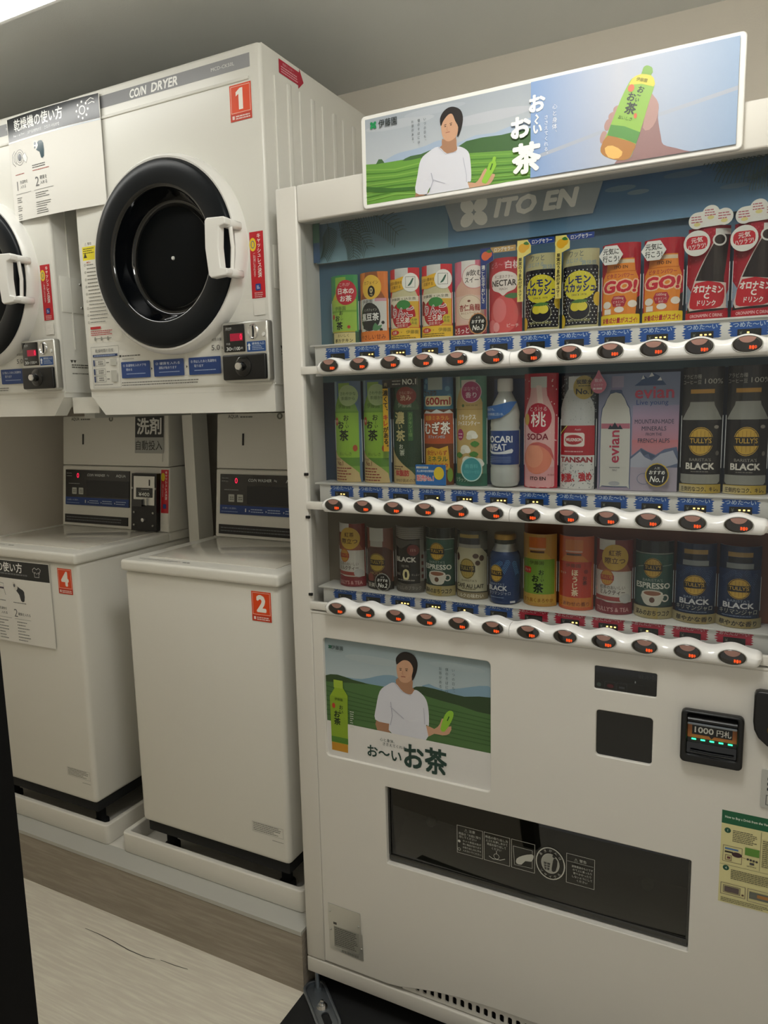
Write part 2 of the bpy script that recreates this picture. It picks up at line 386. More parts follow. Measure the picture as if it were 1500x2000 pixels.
# ------------------------------------------------------------------ drinks vending machine
VW, VT = .985, 1.83
vm = thing('vending_machine', 'tall white drinks vending machine with three rows of samples behind a window', 'vending machine', (VW / 2, .3, 0))
WX0, WX1, WZ0, WZ1 = .0475, .938, .947, 1.759
YB = .085
part('cabinet', [box(0, VW, YB + .02, .66, .055, VT, .006), box(0, .012, .03, YB + .03, .055, VT), box(VW - .012, VW, .03, YB + .03, .055, VT), box(0, VW, .03, YB + .03, VT - .012, VT), box(.0, VW, .03, YB + .03, .055, .10)], 'vend_white', vm)
part('side_post', box(0, .0505, 0, .032, .0955, VT, .004, 3), 'vend_white', vm, label='left door post')
part('top_rail', [box(.0515, VW, 0, .032, WZ1, VT, .004, 3)], 'vend_white', vm)
part('right_post', [box(WX1, VW, 0, .032, WZ0 - .001, WZ1 - .0005, .003)], 'vend_white', vm)
# lower door with its openings
PX0, PX1, PZ0, PZ1 = .0765, .4588, .6184, .891
out = [(.0515, .1005), (.215, .1005), (.245, .104), (.285, .114), (.33, .124), (.39, .132), (.46, .1365), (.56, .138), (.70, .1365), (.80, .13), (.87, .116), (.91, .1045), (.94, .1005), (VW, .1005), (VW, .9435), (.0515, .9435)]
door = part('lower_door', plate([out, rrect(PX0, PX1, PZ0, PZ1, .009), rrect(.2216, .8315, .3976, .577, .003), rrect(.6615, .7596, .7413, .8295, .006), rrect(.657, .764, .8694, .9128, .003)], -.0005, .03, .0018), 'vend_white', vm, 50)
part('kick_plate', [box(0, VW, .0, .03, .055, .0935, .003, 3)], 'vend_white', vm)
part('door_gap', box(.02, VW - .01, .012, .034, .09, .15), 'black_matte', vm)
gz = .1125
hol = [rrect(.25, .95, .097, .146, .002)] + [rrect(.282 + .0176 * i, .2915 + .0176 * i, gz - .009, gz + .011, .004) for i in range(36)]
part('vent_grille', plate(hol, .006, .010), 'vend_white', vm, label='slotted ventilation grille')
part('window_sill', [box(WX0, WX1, -.001, .03, .9435, .9485, .0015), box(WX0, WX1, .018, .05, .9485, .953)], 'vend_white', vm)
# window box
part('display_back', [box(.03, WX1 + .02, YB, YB + .012, 1.448, WZ1 + .02)], 'interior', vm)
part('window_reveal', [box(.038, .0475, .034, YB, .945, WZ1 + .015), box(WX1, WX1 + .012, .034, YB, .945, WZ1 + .015), box(.04, WX1 + .01, .032, YB, WZ1 + .008, WZ1 + .014), box(.04, WX1, .031, YB, .944, .951)], 'vend_white', vm)
b1 = Art(); b1.rect(0, 0, 905, 250, '#5f7d86')
b1.blend(0, 0, 905, 247, '#6b8b93', '#41637c', 14)
stick('back_picture', b1, flat(.045, YB, 1.44), vm)
b2 = Art(); b2.blend(0, 0, 905, 290, '#35475c', '#1c2c47', 10)
part('display_back', box(.03, WX1 + .02, YB, YB + .012, 1.165, 1.447), 'interior', vm); stick('back_picture', b2, flat(.045, YB, 1.16), vm)
part('display_back', box(.03, .500, YB, YB + .012, .944, 1.164), 'taupe_panel', vm); part('display_back', box(.501, WX1 + .02, YB, YB + .012, .944, 1.164), 'warm_panel', vm)
# header picture: evening sky with palm fronds, and the maker's plate
hd = part('header_panel', box(.0480, .937, .072, .076, 1.6880, 1.768), 'card', vm)
a = Art((0, 0, 876, 87)); a.blend(0, 0, 876, 87, '#7fa3b0', '#5a7f9c', 10)
a.blend(300, 0, 876, 87, '#5f8cad', '#3a628f', 9)
for cx, cy, rx, ry, c in ((620, 62, 26, 5, '#6f8ba0'), (650, 52, 18, 4, '#7d96a6'), (720, 70, 30, 5, '#5d7b96'), (560, 38, 16, 3, '#6b879c'), (800, 40, 22, 4, '#6d8aa0')): a.ell(cx, cy, rx, ry, c)
random.seed(3)
def frond(ax, ay, ang, ln, col):
    sp = [(ax + math.cos(ang - .5 * t) * ln * t, ay + math.sin(ang - .5 * t) * ln * t) for t in (0, .2, .4, .6, .8, 1)]
    a.line(sp, 1.2, col)
    for i in range(16):
        t = .15 + .85 * i / 16; x, y = ax + math.cos(ang - .5 * t) * ln * t, ay + math.sin(ang - .5 * t) * ln * t
        for s_ in (-1, 1):
            q = ang - .8 * t + s_ * 1.0; l2 = ln * .34 * (1 - .5 * t); a.line([(x, y), (x + math.cos(q) * l2 * .6, y + math.sin(q) * l2 * .6 - 1), (x + math.cos(q) * l2, y + math.sin(q) * l2 - 5)], 1.3, col)
for q in ((40, 88, -.2, 110), (60, 92, -.75, 95), (30, 80, -1.2, 70), (70, 96, .05, 140), (850, 90, 3.6, 90), (870, 95, 3.9, 100), (880, 80, 4.2, 70)): frond(*q, '#33504c')
a.rect(0, 0, 16, 87, '#4f7f6c'); a.rect(0, 0, 16, 40, '#3d5c80'); a.rect(18, 76, 46, 83, '#c9cfd0'); a.t('ITO EN', 32, 79.5, 5, '#6a7f80', b=.02)
stick('header_picture', a, flat(.0500, .072, 1.6880), hd)
a = Art(); a.poly([(0, 62), (303, 62), (283, 0), (28, 0), (20, 6)], '#a4adb2')
def clover(a, x, y, r, col):
    for dx, dy in ((-1, 1), (1, 1), (-1, -1), (1, -1)):
        t = math.pi / 4 + .12; c, s = math.cos(t), math.sin(t)
        pts = [(x + dx * r * .06 + 0, y + dy * r * .06)]
        b_ = []
        for k in range(14):
            q = 2 * math.pi * k / 14; px, py = .52 + .46 * math.cos(q), .36 * math.sin(q)
            b_.append((x + dx * r * (px * .74 - py * .67 + .02), y + dy * r * (px * .67 + py * .74 + .02)))
        a.poly(b_, col)
clover(a, 62, 31, 33, '#fbfbf4'); a.t('ITO EN', 180, 32, 40, '#fbfbf4', w=158, b=.05, it=.22, hh=34)
stick('maker_plate', a, flat(.342, .0685, 1.7145), hd, label='grey plate with a clover emblem and white lettering')
part('window_pane', box(WX0, WX1, .0105, .0125, .949, WZ1), 'acrylic', vm, label='clear acrylic window')

for z in (1.247, 1.155, .985): part('latch', box(.0455, .0545, -.0025, .003, z - .003, z + .003, .0008), 'black', vm)
# selection rails, buttons, shelves and price strips
CX = [.1285 + .0684 * i for i in range(12)]
ROWZ = (1.4695, 1.1866, .9665); LIP = (.0425, .0375, .0300); LABZ = (.0135, .0105, .0075)
def rail(xa, xb, c, lcap, rcap):
    n = int((xb - xa) / .0038); V, F = [], []
    for i in range(n + 1):
        x = xa + (xb - xa) * i / n; h = .0128 + .0040 * math.cos(2 * math.pi * (x - .1285) / .0684); k = 1.0
        if lcap and x - xa < .012: k = math.sqrt(max(.12, 1 - (1 - (x - xa) / .012) ** 2))
        if rcap and xb - x < .012: k = math.sqrt(max(.12, 1 - (1 - (xb - x) / .012) ** 2))
        t, bt = c + h * k, c - .0172 * k
        yf = -.006 - .014 * k
        for y, z in ((.0102, bt), (-.004 * k, bt), (yf + .004, bt + .0018), (yf, bt + .006), (yf - .0006, c), (yf + .001, t - .007), (yf + .0045, t - .0025), (yf + .011, t), (.0102, t)): V.append((x, y, z))
    for i in range(n):
        for k in range(8): q = i * 9 + k; F.append((q, q + 9, q + 10, q + 1))
    F += [tuple(range(8, -1, -1)), tuple(range(n * 9, n * 9 + 9))]
    bm = bmesh.new(); vv = [bm.verts.new(v) for v in V]
    for f in F: bm.faces.new([vv[i] for i in f])
    bmesh.ops.recalc_face_normals(bm, faces=bm.faces[:]); return bm_geo(bm)
BW, BH = .0213, .0128
def dome(rx, rz, hgt, n=28):
    V, F = [], [];R = ((1.0, 0), (.96, .6), (.8, .9), (.45, 1.0), (0, 1.04))
    for r, h in R[:-1]:
        for k in range(n): t = 2 * math.pi * k / n; V.append((rx * r * math.cos(t), -hgt * h, rz * r * math.sin(t)))
    V.append((0, -hgt * 1.04, 0))
    for i in range(3):
        for k in range(n): F.append((i * n + k, i * n + (k + 1) % n, (i + 1) * n + (k + 1) % n, (i + 1) * n + k))
    for k in range(n): F.append((3 * n + k, 3 * n + (k + 1) % n, 4 * n))
    return V, F
btn = mesh('selection_button', [dome(BW, BH, .0022)], 'lens', 60)
rimm = mesh('button_rim', [(lambda n: ([(p[0], -.0004, p[1]) for p in ring(0, 0, BW + .001, BH + .001, n)] + [(p[0], -.0018, p[1]) for p in ring(0, 0, BW + .0002, BH + .0002, n)] + [(p[0], -.0004, p[1]) for p in ring(0, 0, BW - .001, BH - .001, n)], [(i, (i + 1) % n, (i + 1) % n + n, i + n) for i in range(n)] + [(i + n, (i + 1) % n + n, (i + 1) % n + 2 * n, i + 2 * n) for i in range(n)]))(28)], 'stand_grey')
tm = [(.0125 * math.cos(math.pi + math.pi * k / 12), .0115 + .0095 * math.sin(math.pi + math.pi * k / 12)) for k in range(13)]
tm = [(x, min(z, BH * .93 * math.sqrt(max(0, 1 - (x / BW) ** 2)))) for x, z in tm] + [(x, BH * .93 * math.sqrt(1 - (x / BW) ** 2)) for x in (.012, .008, .004, 0, -.004, -.008, -.012)]
mark = mesh('thumb_mark', [plate([tm], -.0028, -.0020)], 'thumb_mark')
gv, gf, x0_, x1_, y0_, y1_ = glyphs('準備中')
led = mesh('sold_state_display', [([(.0025 + (p[0] - x0_) / (x1_ - x0_) * .0108, -.0027, -.0083 + (p[1] - y0_) / (y1_ - y0_) * .0062) for p in gv], gf)], 'led_red')
LIT = [[0, (1, 2), (0, 1, 2), (0, 1), (), (), (), (), (), (0, 1, 2), (0, 1, 2), (0,)],
       [(0, 1), (), (), (2,), (0, 1, 2), (0, 1, 2), (0, 1), (), (), (2,), (0, 1, 2), (0, 1, 2)],
       [(), (), (0, 1, 2), (0, 1, 2), (0,), (), (), (1, 2), (0, 1, 2), (0,), (), ()]]
LIT[0][0] = ()
def brush(a, col):
    random.seed(11); L_, R_ = [], []
    for k in range(12):
        v = 2 + 22 * k / 11; L_.append((random.uniform(-1.5, 2.5) if k % 2 else random.uniform(3, 6), v)); R_.append((random.uniform(54, 58) if k % 2 else random.uniform(50, 53), v))
    a.poly(L_ + R_[::-1], col)
def lab(s, col):
    a = Art(); brush(a, col); a.t(s, 28, 19.5, 9, '#cfe0f2' if col[1] < '8' else '#f0b8bc', w=43, b=.012); return a
cold = lab('つめた〜い', '#2259a8'); hot = lab('あたたか〜い', '#c01f3c')
cold_m = cold.mesh('temperature_label', lambda u, v, l: (-.0300 + u * .00107, -l * .001, v * .00104)); hot_m = hot.mesh('temperature_label', lambda u, v, l: (-.0300 + u * .00107, -l * .001, v * .00104))
pd = Art(); pd.rect(0, 0, 34, 13, '#23241f'); pd.t('¥', 5, 7.5, 8, '#8d8f80'); pd.t('888', 21, 7.5, 9, '#33352e', w=20, it=.2)
pd_m = pd.mesh('price_display', lambda u, v, l: (-.0165 + u * .001, -.0012 - l * .001, v * .001))
dot = mesh('lit_segment', [box(-.0016, .0016, -.0017, -.0013, -.001, .001)], 'led_amber')
for r, c in enumerate(ROWZ):
    for q in ((.0478, .1), (.918, .9375)): part('rail_bracket', box(*q, -.002, .0095, c - .014, c + .002, .001), 'vend_white', vm)
    ps_ = part('price_strip', box(.068, .935, .024, .030, c - .018, c + LIP[r]), 'plastic_white', vm)
    part('shelf', [box(.058, .936, .020, YB - .001, c + LIP[r], c + LIP[r] + .0035, .0008)], 'plastic_white', vm)
    for h in (0, 1):
        ra = part('button_rail', rail(.093 if h == 0 else .5024, .5016 if h == 0 else .925, c, h == 0, h == 1), 'rail_white', vm, 50)
        for i in range(6):
            x = CX[h * 6 + i]; inst('button_rim', rimm, ra, (x, -.0206, c)); inst('selection_button', btn, ra, (x, -.0206, c)); inst('thumb_mark', mark, ra, (x, -.0206, c)); inst('sold_state_display', led, ra, (x, -.0206, c))
    for i in range(12):
        x = .1225 + .0690 * i; z = c + LABZ[r]
        inst('temperature_label', hot_m if (r == 2 and i > 5) else cold_m, ps_, (x, .024, z)); inst('price_display', pd_m, ps_, (x, .024, z))
        for d in LIT[r][i]: inst('lit_segment', dot, ps_, (x - .001 + .0068 * d, .024, z + .0075))

# poster recess
ad = part('poster_panel', box(PX0 - .004, PX1 + .004, .0075, .011, PZ0 - .004, PZ1 + .004), 'card', vm)
a = Art((0, 0, 382.3, 272.6)); Wd, Hd = 382.3, 272.6
a.rect(0, 0, Wd, Hd, '#b7c4c4'); a.blend(0, 150, Wd, Hd, '#bcc9cd', '#8d9ea2', 10)
a.ell(120, 235, 70, 9, '#a4b1b3'); a.ell(310, 248, 60, 8, '#9dabae')
a.poly([(45.7, 186.8), (91.5, 189.3), (144.6, 206.6), (176.7, 205.6), (173.2, 175), (97.9, 175), (46, 178)], '#7f9db0', 3); a.poly([(230, 190), (248.2, 203.6), (281.2, 196), (357.1, 216.8), (384, 215), (384, 180), (281.2, 180)], '#7f9db0', 2)
a.poly([(0, 183.9), (43.8, 181.8), (97.9, 181.1), (169.7, 180.5), (217.2, 190), (281.1, 188), (383, 190), (383, 78), (0, 78)], '#4d7040')
a.poly([(211, 188), (235.8, 196), (281.2, 193), (325, 189), (383, 196.5), (383, 161), (310.6, 168.9), (241.5, 176)], '#33482f', 2); a.poly([(0, 184), (30, 190), (70, 184), (110, 180), (60, 176), (0, 170)], '#39502f', 2)
for k in range(7): a.line([(0, 160 - 11 * k), (120, 150 - 9 * k), (250, 158 - 10 * k), (383, 150 - 9 * k)], 2.2, '#3f6135')
def man(a, hair, face, neck, shirt, arml, armr, bot, f):
    skin, dk = '#c79b7d', '#a67c60'
    a.poly(arml, dk, 2); a.poly(armr, skin, 2); a.poly(neck, dk, 2); a.poly(shirt, '#d3d4dc', 3); a.poly(face, skin, 3); a.poly(hair, '#241f1f', 3)
    a.poly(bot, '#8cbf3c', 2); cx = sum(p[0] for p in bot) / len(bot); cy = sum(p[1] for p in bot) / len(bot); a.line([(cx - 1, cy - 4), (cx + 3, cy + 6)], 2.2, '#2d5a26')
    x, y, s = f
    for px, py, wx in ((-7, 2, 6), (8, 3, 7)):
        a.line([(x + px * s - wx * s / 2, y + (py + 3.6) * s), (x + px * s + wx * s / 2, y + (py + 4.2) * s)], 1.3 * s, '#33261f'); a.ell(x + px * s, y + py * s, 2.6 * s, 1.1 * s, '#2b1f1a', 10)
    a.line([(x - 1.5 * s, y + 1 * s), (x - 3.4 * s, y - 7 * s), (x, y - 8 * s)], 1.0 * s, '#a9795c'); a.line([(x - 6 * s, y - 13 * s), (x - 1 * s, y - 12.4 * s), (x + 5 * s, y - 12.6 * s)], 1.6 * s, '#9a5c50')
    a.line([(shirt[0][0], shirt[0][1] - 1), (shirt[1][0] - 2, shirt[1][1] - 1), (shirt[2][0], shirt[2][1] - 2)], 1.2 * s, '#b4b5bf')
man(a, [(174.8, 236.6), (174.5, 248.4), (184.2, 260.1), (198.4, 265), (215.4, 260.1), (223.7, 245.2), (220.9, 224.3), (211.9, 205.2), (209.9, 213.7), (213.3, 231.9), (204.2, 245.3), (190.2, 245.6), (177.3, 235.5)],
    [(176.7, 233.9), (190.2, 247), (206, 246), (214, 231.9), (211.4, 211), (200.2, 198.9), (186, 198.1), (178.3, 207.4), (175.4, 220.3)],
    [(178.3, 205.9), (173.2, 193.1), (188.8, 176), (207.6, 173), (216.5, 185), (211, 190), (209.8, 210.8)],
    [(170, 194.1), (188.8, 177.7), (207.5, 174.2), (216.5, 185.8), (229.4, 181.4), (241.5, 168.7), (246.7, 145.9), (246.8, 113.3), (240.6, 112.7), (239.6, 80), (161, 80), (154.9, 99), (151.7, 100), (121.6, 103.6), (124.7, 133.4), (133.9, 168.6), (150.6, 185)],
    [(124.9, 106), (153.3, 102), (156.2, 80), (125.6, 80)], [(241.3, 112.2), (259, 108.2), (271.3, 120.9), (276, 133.5), (280.5, 131.4), (277, 114), (296.8, 121.3), (292.2, 104.2), (277.1, 97.7), (258.8, 97.7), (240.2, 86.6)],
    [(272.7, 110.8), (280.5, 137.3), (286.7, 148.7), (294.2, 154.4), (301, 152.7), (301.5, 144.1), (295.4, 128.3), (281.7, 106.6)], (191, 222, .92))
a.line([(160, 150), (163, 120), (158, 98)], 1.6, '#a9abb8'); a.line([(158, 140), (190, 118)], 1.4, '#b9bac6'); a.line([(236, 150), (238, 115)], 1.3, '#b0b1bd')
a.rect(0, 0, Wd, 80.5, '#dcdad6')
a.poly([(21, 175), (43.7, 177), (43.8, 161.5), (55, 146), (52, 16), (11, 13), (9.5, 138), (22, 158)], '#8fae2c'); a.rect(20.5, 160, 43.8, 178, '#9db83c'); a.rect(10.5, 33, 53, 140, '#86a52c'); a.rect(10.5, 33, 53, 46, '#4f7d2c'); a.rect(11, 13, 52, 32, '#c08a28')
a.tv('おい', 38, 122, 11, '#1c2c1c', b=.02); a.tv('お茶', 27, 108, 17, '#1c2c1c', b=.03); a.ell(19, 118, 4, 6, '#b8402c'); a.t('伊藤園', 32, 134, 7, '#3c4c20'); a.lines(60, 70, 110, 8, 5, 1.6, '#c9d0c0')
a.t('お〜い', 142, 31, 30, '#26413a', w=82, b=.025); a.t('お茶', 238, 38, 56, '#26413a', w=98, b=.035, hh=58); a.t('心と身体、', 150, 62, 8, '#4a5a54', rot=.0); a.t('ささえてくれる。', 168, 53, 8, '#4a5a54')
clover(a, 15, 252, 5, '#1f5a44'); a.t('伊藤園', 33, 252, 10, '#2c3a36', b=.01)
for i, s in enumerate(('いつの日も、', '僕のそばには', 'お茶がある。')): a.tv(s, 303 - 14 * i, 246, 7, '#4d5b5b', 1.35)
stick('poster', a, flat(PX0, .0075, PZ0), ad, 'print_gloss', label='tea advertisement with a man in a white T-shirt')
# black panels, bill reader, coin unit
part('status_display', [box(.6565, .7645, .003, .01, .869, .9133)], 'black_gloss', vm)
a = Art(); a.t('販売中', 90, 34, 10, '#3b3d3e'); a.rect(3, 17.5, 107, 18, '#2c2e2f'); a.ell(8, 8, 4, 4, '#3c4640'); a.frame(18, 1, 37, 16, .5, '#45484a'); a.ell(28, 8, 6, 4, '#4a1f22'); a.frame(39, 1, 57, 16, .5, '#45484a'); a.rect(43, 6, 53, 10, '#3a3c3e'); a.rect(70, 20, 72, 24, '#7d8080')
stick('status_print', a, flat(.6567, .003, .869), vm)
part('reader_panel', [box(.6612, .7599, .006, .012, .741, .8298)], 'black_gloss', vm)
BX = .8065
bill = part('bill_reader', plate([rrect(BX, BX + .0975, .768, .8615, .008), rrect(BX + .010, BX + .088, .7835, .856, .003)], -.016, -.0006, .003), 'black', vm)
part('recess', box(BX + .009, BX + .089, -.002, -.0007, .782, .857), 'black_matte', bill)
part('hood', prism([(-.003, .8425), (-.013, .8425), (-.013, .846), (-.003, .856)], 'x', BX + .0105, BX + .0875), 'black', bill)
part('slot_bar', box(BX + .0105, BX + .0875, -.014, -.009, .8365, .8405, .001), 'steel_dark', bill)
a = Art(); a.rect(0, 0, 77, 28, '#a8642a'); a.rect(7, 8, 70, 25, '#15130f'); a.t('1000', 26, 16.5, 14, '#e8e6de', w=30, b=.03); a.t('円札', 57, 16, 12, '#e8e6de', b=.02); a.poly([(34, 8), (42, 8), (38, 3.5)], '#15130f'); a.rect(0, -6, 77, 2.4, '#1c1b18')
stick('face_print', a, lean(BX + .0105, -.006, .8085, .1), bill)
for k in range(5): part('lit_segment', box(BX + .0175 + .0142 * k, BX + .0245 + .0142 * k, -.008, -.007, .8075, .8100, .0004), 'led_green', bill)
part('chute_lip', [prism([(-.003, .7845), (-.011, .7845), (-.0095, .803), (-.003, .804)], 'x', BX + .0105, BX + .0875), tube([(BX + .016, -.0165, .790), (BX + .050, -.018, .789), (BX + .084, -.0165, .790)], .0016)], 'black_gloss', bill)
cu = part('coin_unit', plate([[(.9165, .86), (.9165, .905), (.9185, .911), (.924, .9135), (.979, .9135), (.979, .815), (.955, .816), (.938, .8215), (.925, .833), (.9185, .846)]], -.018, -.0006, .003), 'black', vm)
part('return_lever', lathe([(0, -.004), (.008, -.004), (.0095, -.002), (.0095, .003)], 20, 'y', (.947, -.020, .851)), 'cap_gold', cu)
part('coin_slot', box(.953, .957, -.0195, -.017, .872, .900), 'steel', cu)
cp = part('card_plate', plate([rrect(.9335, .977, .706, .7745, .003)], -.003, -.0006, .0005), 'stand_grey', vm)
a = Art(); [a.rect(9, 50 - 9 * i, 13, 55 - 9 * i, '#22242a') for i in range(3)]; a.frame(8, 6, 30, 24, 1, '#33353a'); a.ell(19, 15, 6, 6, '#3b3d42'); stick('card_print', a, flat(.9335, -.003, .706), cp)
# how-to sticker
a = Art(); a.rect(0, 0, 104, 172, '#d9d29a'); a.rect(0, 148, 104, 172, '#0f5c3a'); a.t('How to Buy a Drink from the Vending Machine', 5, 160, 6, '#dfe6d8', w=92, al='l', b=.02)
for y, n in ((136, '1'), (66, '4')):
    a.ell(10, y, 5, 5, '#14503a'); a.t(n, 10, y, 6, '#e0e6d8')
a.lines(18, 56, 137, 7, 3.2, 1.4, '#5a5640', .2); a.frame(4, 78, 34, 108, .7, '#6b5a4a'); a.rect(7, 101, 28, 104, '#4a74a8'); a.rect(7, 95, 20, 98, '#2b2420'); a.ell(26, 94, 8, 4.5, '#3a2026'); a.frame(8, 81, 18, 91, .8, '#5a2c30'); a.rect(11, 84, 16, 88, '#6a3a3a')
a.rect(38, 98, 60, 112, '#5b8c34'); a.line([(34, 92), (40, 91)], .6, '#7a3a30'); a.dots([(43, 91), (47.5, 90.5), (52, 90), (56.5, 89.5)], 2, '#3c3a34', 10); a.rect(46, 82, 53, 86, '#454446'); a.lines(42, 58, 78, 1, 2, 1, '#6a6650')
a.rect(0, 72, 104, 72.6, '#6e6a54'); a.rect(61, 74, 61.6, 146, '#6e6a54'); a.lines(18, 98, 64, 6, 3.2, 1.4, '#5a5640', .25); a.frame(3, 16, 42, 38, .8, '#6b5a5a'); a.frame(7, 20, 34, 34, .8, '#5a4c50'); a.rect(9, 22, 32, 32, '#5c4f4d'); a.ell(38, 22, 2, 1.6, '#5a3a34')
a.frame(45, 14, 84, 38, .8, '#6b5a5a'); a.rect(48, 20, 80, 33, '#62655c'); a.rect(60, 24, 78, 30, '#a8763c'); a.lines(64, 98, 130, 14, 3.6, 1.4, '#5a5640', .3); a.lines(4, 96, 9, 3, 3, 1.3, '#6b674e', .3)
stick('how_to_sticker', a, flat(.8768, -.0007, .5145), vm, label='pale yellow how-to-buy sticker with a green heading')
# delivery slot
part('slot_box', [box(.215, .838, .10, .105, .385, .590), box(.215, .2216, .02, .10, .385, .59), box(.8315, .838, .02, .10, .385, .59), box(.215, .838, .02, .10, .577, .59), prism([(.03, .385), (.03, .3975), (.10, .455), (.10, .385)], 'x', .2216, .8315)], 'tray_inside', vm)
fp = part('slot_flap', [box(.2235, .8295, .012, .0145, .412, .5745, .0008)], 'flap_clear', vm, label='smoked clear flap')
part('hinge_bar', box(.2225, .8305, .010, .018, .4, .4135, .002), 'flap', fp); [part('flap_edge', box(q, q + .004, .010, .016, .414, .574), 'flap', fp) for q in (.2225, .8265)]
for x, z in ((.291, .466), (.75, .452)): part('bumper', lathe([(0, -.008), (.007, -.008), (.0105, -.004), (.0115, .004)], 20, 'y', (x, .085, z)), 'nub', vm)
a = Art(); wc = '#b9b9ae'
for x0, x1 in ((0, 56.5), (59, 114), (117, 165), (227, 281)): a.frame(x0, 0, x1, 62, .8, wc)
a.t('⚠ 注意', 28, 54, 7, wc); a.t('商品は「お話に取り', 28, 45, 6, wc, w=48); a.t('出してください', 24, 38, 6, wc, w=38)
for k in range(4): a.t(('ホット商品は缶が', '熱い場合があります', 'お取り出し口に手を', '入れないでください')[k], 33, 30 - 7.2 * k, 5, wc, w=40)
a.ell(5, 27, 3, 3, wc); a.rim(5, 9, 3.4, 3.4, .8, wc)
for k in range(4): a.t(('商品の取り出し方', '上ぶたを押しあけて', '商品を取り出して', 'ください')[k], 86, 53 - 7.5 * k, 6, wc, w=(48, 46, 40, 20)[k])
a.rim(86, 15, 6, 6, .9, wc); a.line([(70, 12), (78, 8), (94, 9), (104, 14)], 1.4, wc); a.line([(86, 20), (86, 27)], 1.2, wc)
a.line([(121, 48), (160, 48), (160, 10), (124, 8), (121, 48)], .9, wc); a.poly([(128, 22), (140, 32), (158, 40), (163, 36), (158, 24), (146, 22), (138, 12), (128, 12)], wc, 2)
a.rim(196, 31, 29, 34, 2.2, wc); a.rim(196, 31, 18, 21, 1, wc); a.ell(196, 31, 17, 20, '#9c9c92'); a.poly([(203, 44), (210, 40), (207, 18), (199, 16), (200, 30)], '#22221f', 2); a.ell(203, 48, 3, 3.4, '#22221f'); a.poly([(183, 32), (196, 32), (194, 16), (185, 16)], '#44443f'); a.line([(184, 27), (195, 27)], .8, wc); a.line([(185, 22), (195, 22)], .8, wc); a.line([(189.5, 32), (189.5, 16)], .8, wc)
for i, ch in enumerate('あきかんは'): q = 2.5 - .47 * i; a.t(ch, 196 + 23.5 * math.cos(q), 31 + 27.5 * math.sin(q), 6.5, wc, rot=q - math.pi / 2)
for i, ch in enumerate('リサイクル'): q = -2.4 + .42 * i; a.t(ch, 196 + 23.5 * math.cos(q), 31 + 27.5 * math.sin(q), 6.5, wc, rot=q + math.pi / 2)
a.t('⚠ 警告', 254, 53, 7, wc); a.rect(229, 47, 279, 47.6, wc)
for k in range(5): a.t(('故障事故のもとです', 'ので上に乗ったり', '寄りかかったり', 'しないようにして', 'ください')[k], 258, 39 - 7 * k, 5.5, wc, w=(40, 36, 34, 38, 20)[k])
stick('flap_print', a, flat(.3815, .0118, .461), fp)
# rating plate and rear-foot bracket
rp = part('rating_plate', plate([[(.068, .140), (.156, .136), (.1545, .202), (.1515, .2025), (.150, .2525), (.066, .2545)]], -.002, -.0006), 'brushed', vm, label='riveted metal rating plate')
a = Art(); a.rect(12, 10, 78, 62, '#8f8f86'); a.rect(11, 66, 20, 72, '#4a4a44'); a.lines(14, 76, 57, 10, 4.6, 1.8, '#3f3f3a', .15); a.rect(30, 1, 76, 7, '#b9b8ae'); [a.rect(32 + 3.2 * k, 1, 33.6 + 3.2 * k, 7, '#33332f') for k in range(14)]; stick('rating_print', a, flat(.068, -.002, .139), rp)
for x, z in ((.071, .236), (.146, .219), (.0715, .190), (.152, .165)): part('screw', lathe([(0, -.0022), (.0018, -.0016), (.0024, 0)], 12, 'y', (x, -.002, z)), 'steel', rp)
part('adjusting_foot', [tube([(.0235, .006, .006), (.0235, .006, .06)], .0055, 12), lathe([(.009, 0), (.009, .008), (.0055, .008)], 6, 'z', (.0235, .006, .008))], 'steel_dark', vm)
part('adjusting_foot', [tube([(VW - .05, .02, .006), (VW - .05, .02, .06)], .0055, 12)], 'steel_dark', vm)
[part('adjusting_foot', tube([(q, .6, .0035), (q, .6, .06)], .008, 12), 'steel_dark', vm) for q in (.05, VW - .05)]
def rotp(pts, cx, cy, t): c, s = math.cos(t), math.sin(t); return [(cx + x * c - y * s, cy + x * s + y * c) for x, y in pts]
ang = math.radians(-41)
o1 = rotp(rrect(-.025, .135, -.028, .028, .024, 6), .018, .002, ang); h1 = rotp(rrect(.072, .112, -.009, .009, .0085, 6), .018, .002, ang); o2 = rotp(rrect(-.018, .128, -.021, .021, .019, 6), .018, .002, ang)
def horiz(ol, z0, z1, bev=0.0):
    V, F = plate(ol, z0, z1, bev); return [(x, z, (z0 + z1) - y) for x, y, z in V], [tuple(reversed(f)) for f in F]
part('floor_bracket', [horiz([o1, o2], .004, .015, .002), horiz([o2, h1], .004, .008)], 'steel_dark', vm, label='steel floor bracket')
part('anchor_bolt', [lathe([(.013, 0), (.013, .002), (.0, .002)], 20, 'z', (.060, -.034, .008)), lathe([(.0085, 0), (.0085, .007), (0, .008)], 6, 'z', (.060, -.034, .010)), lathe([(.0045, 0), (.0045, .014), (0, .015)], 12, 'z', (.060, -.034, .010))], 'chrome', vm)
mt = part('floor_mat', [box(-.005, 1.1, -.26, .70, 0, .0035, .0008)], 'rubber'); tag(mt, 'black rubber mat under the drinks machine', 'mat')

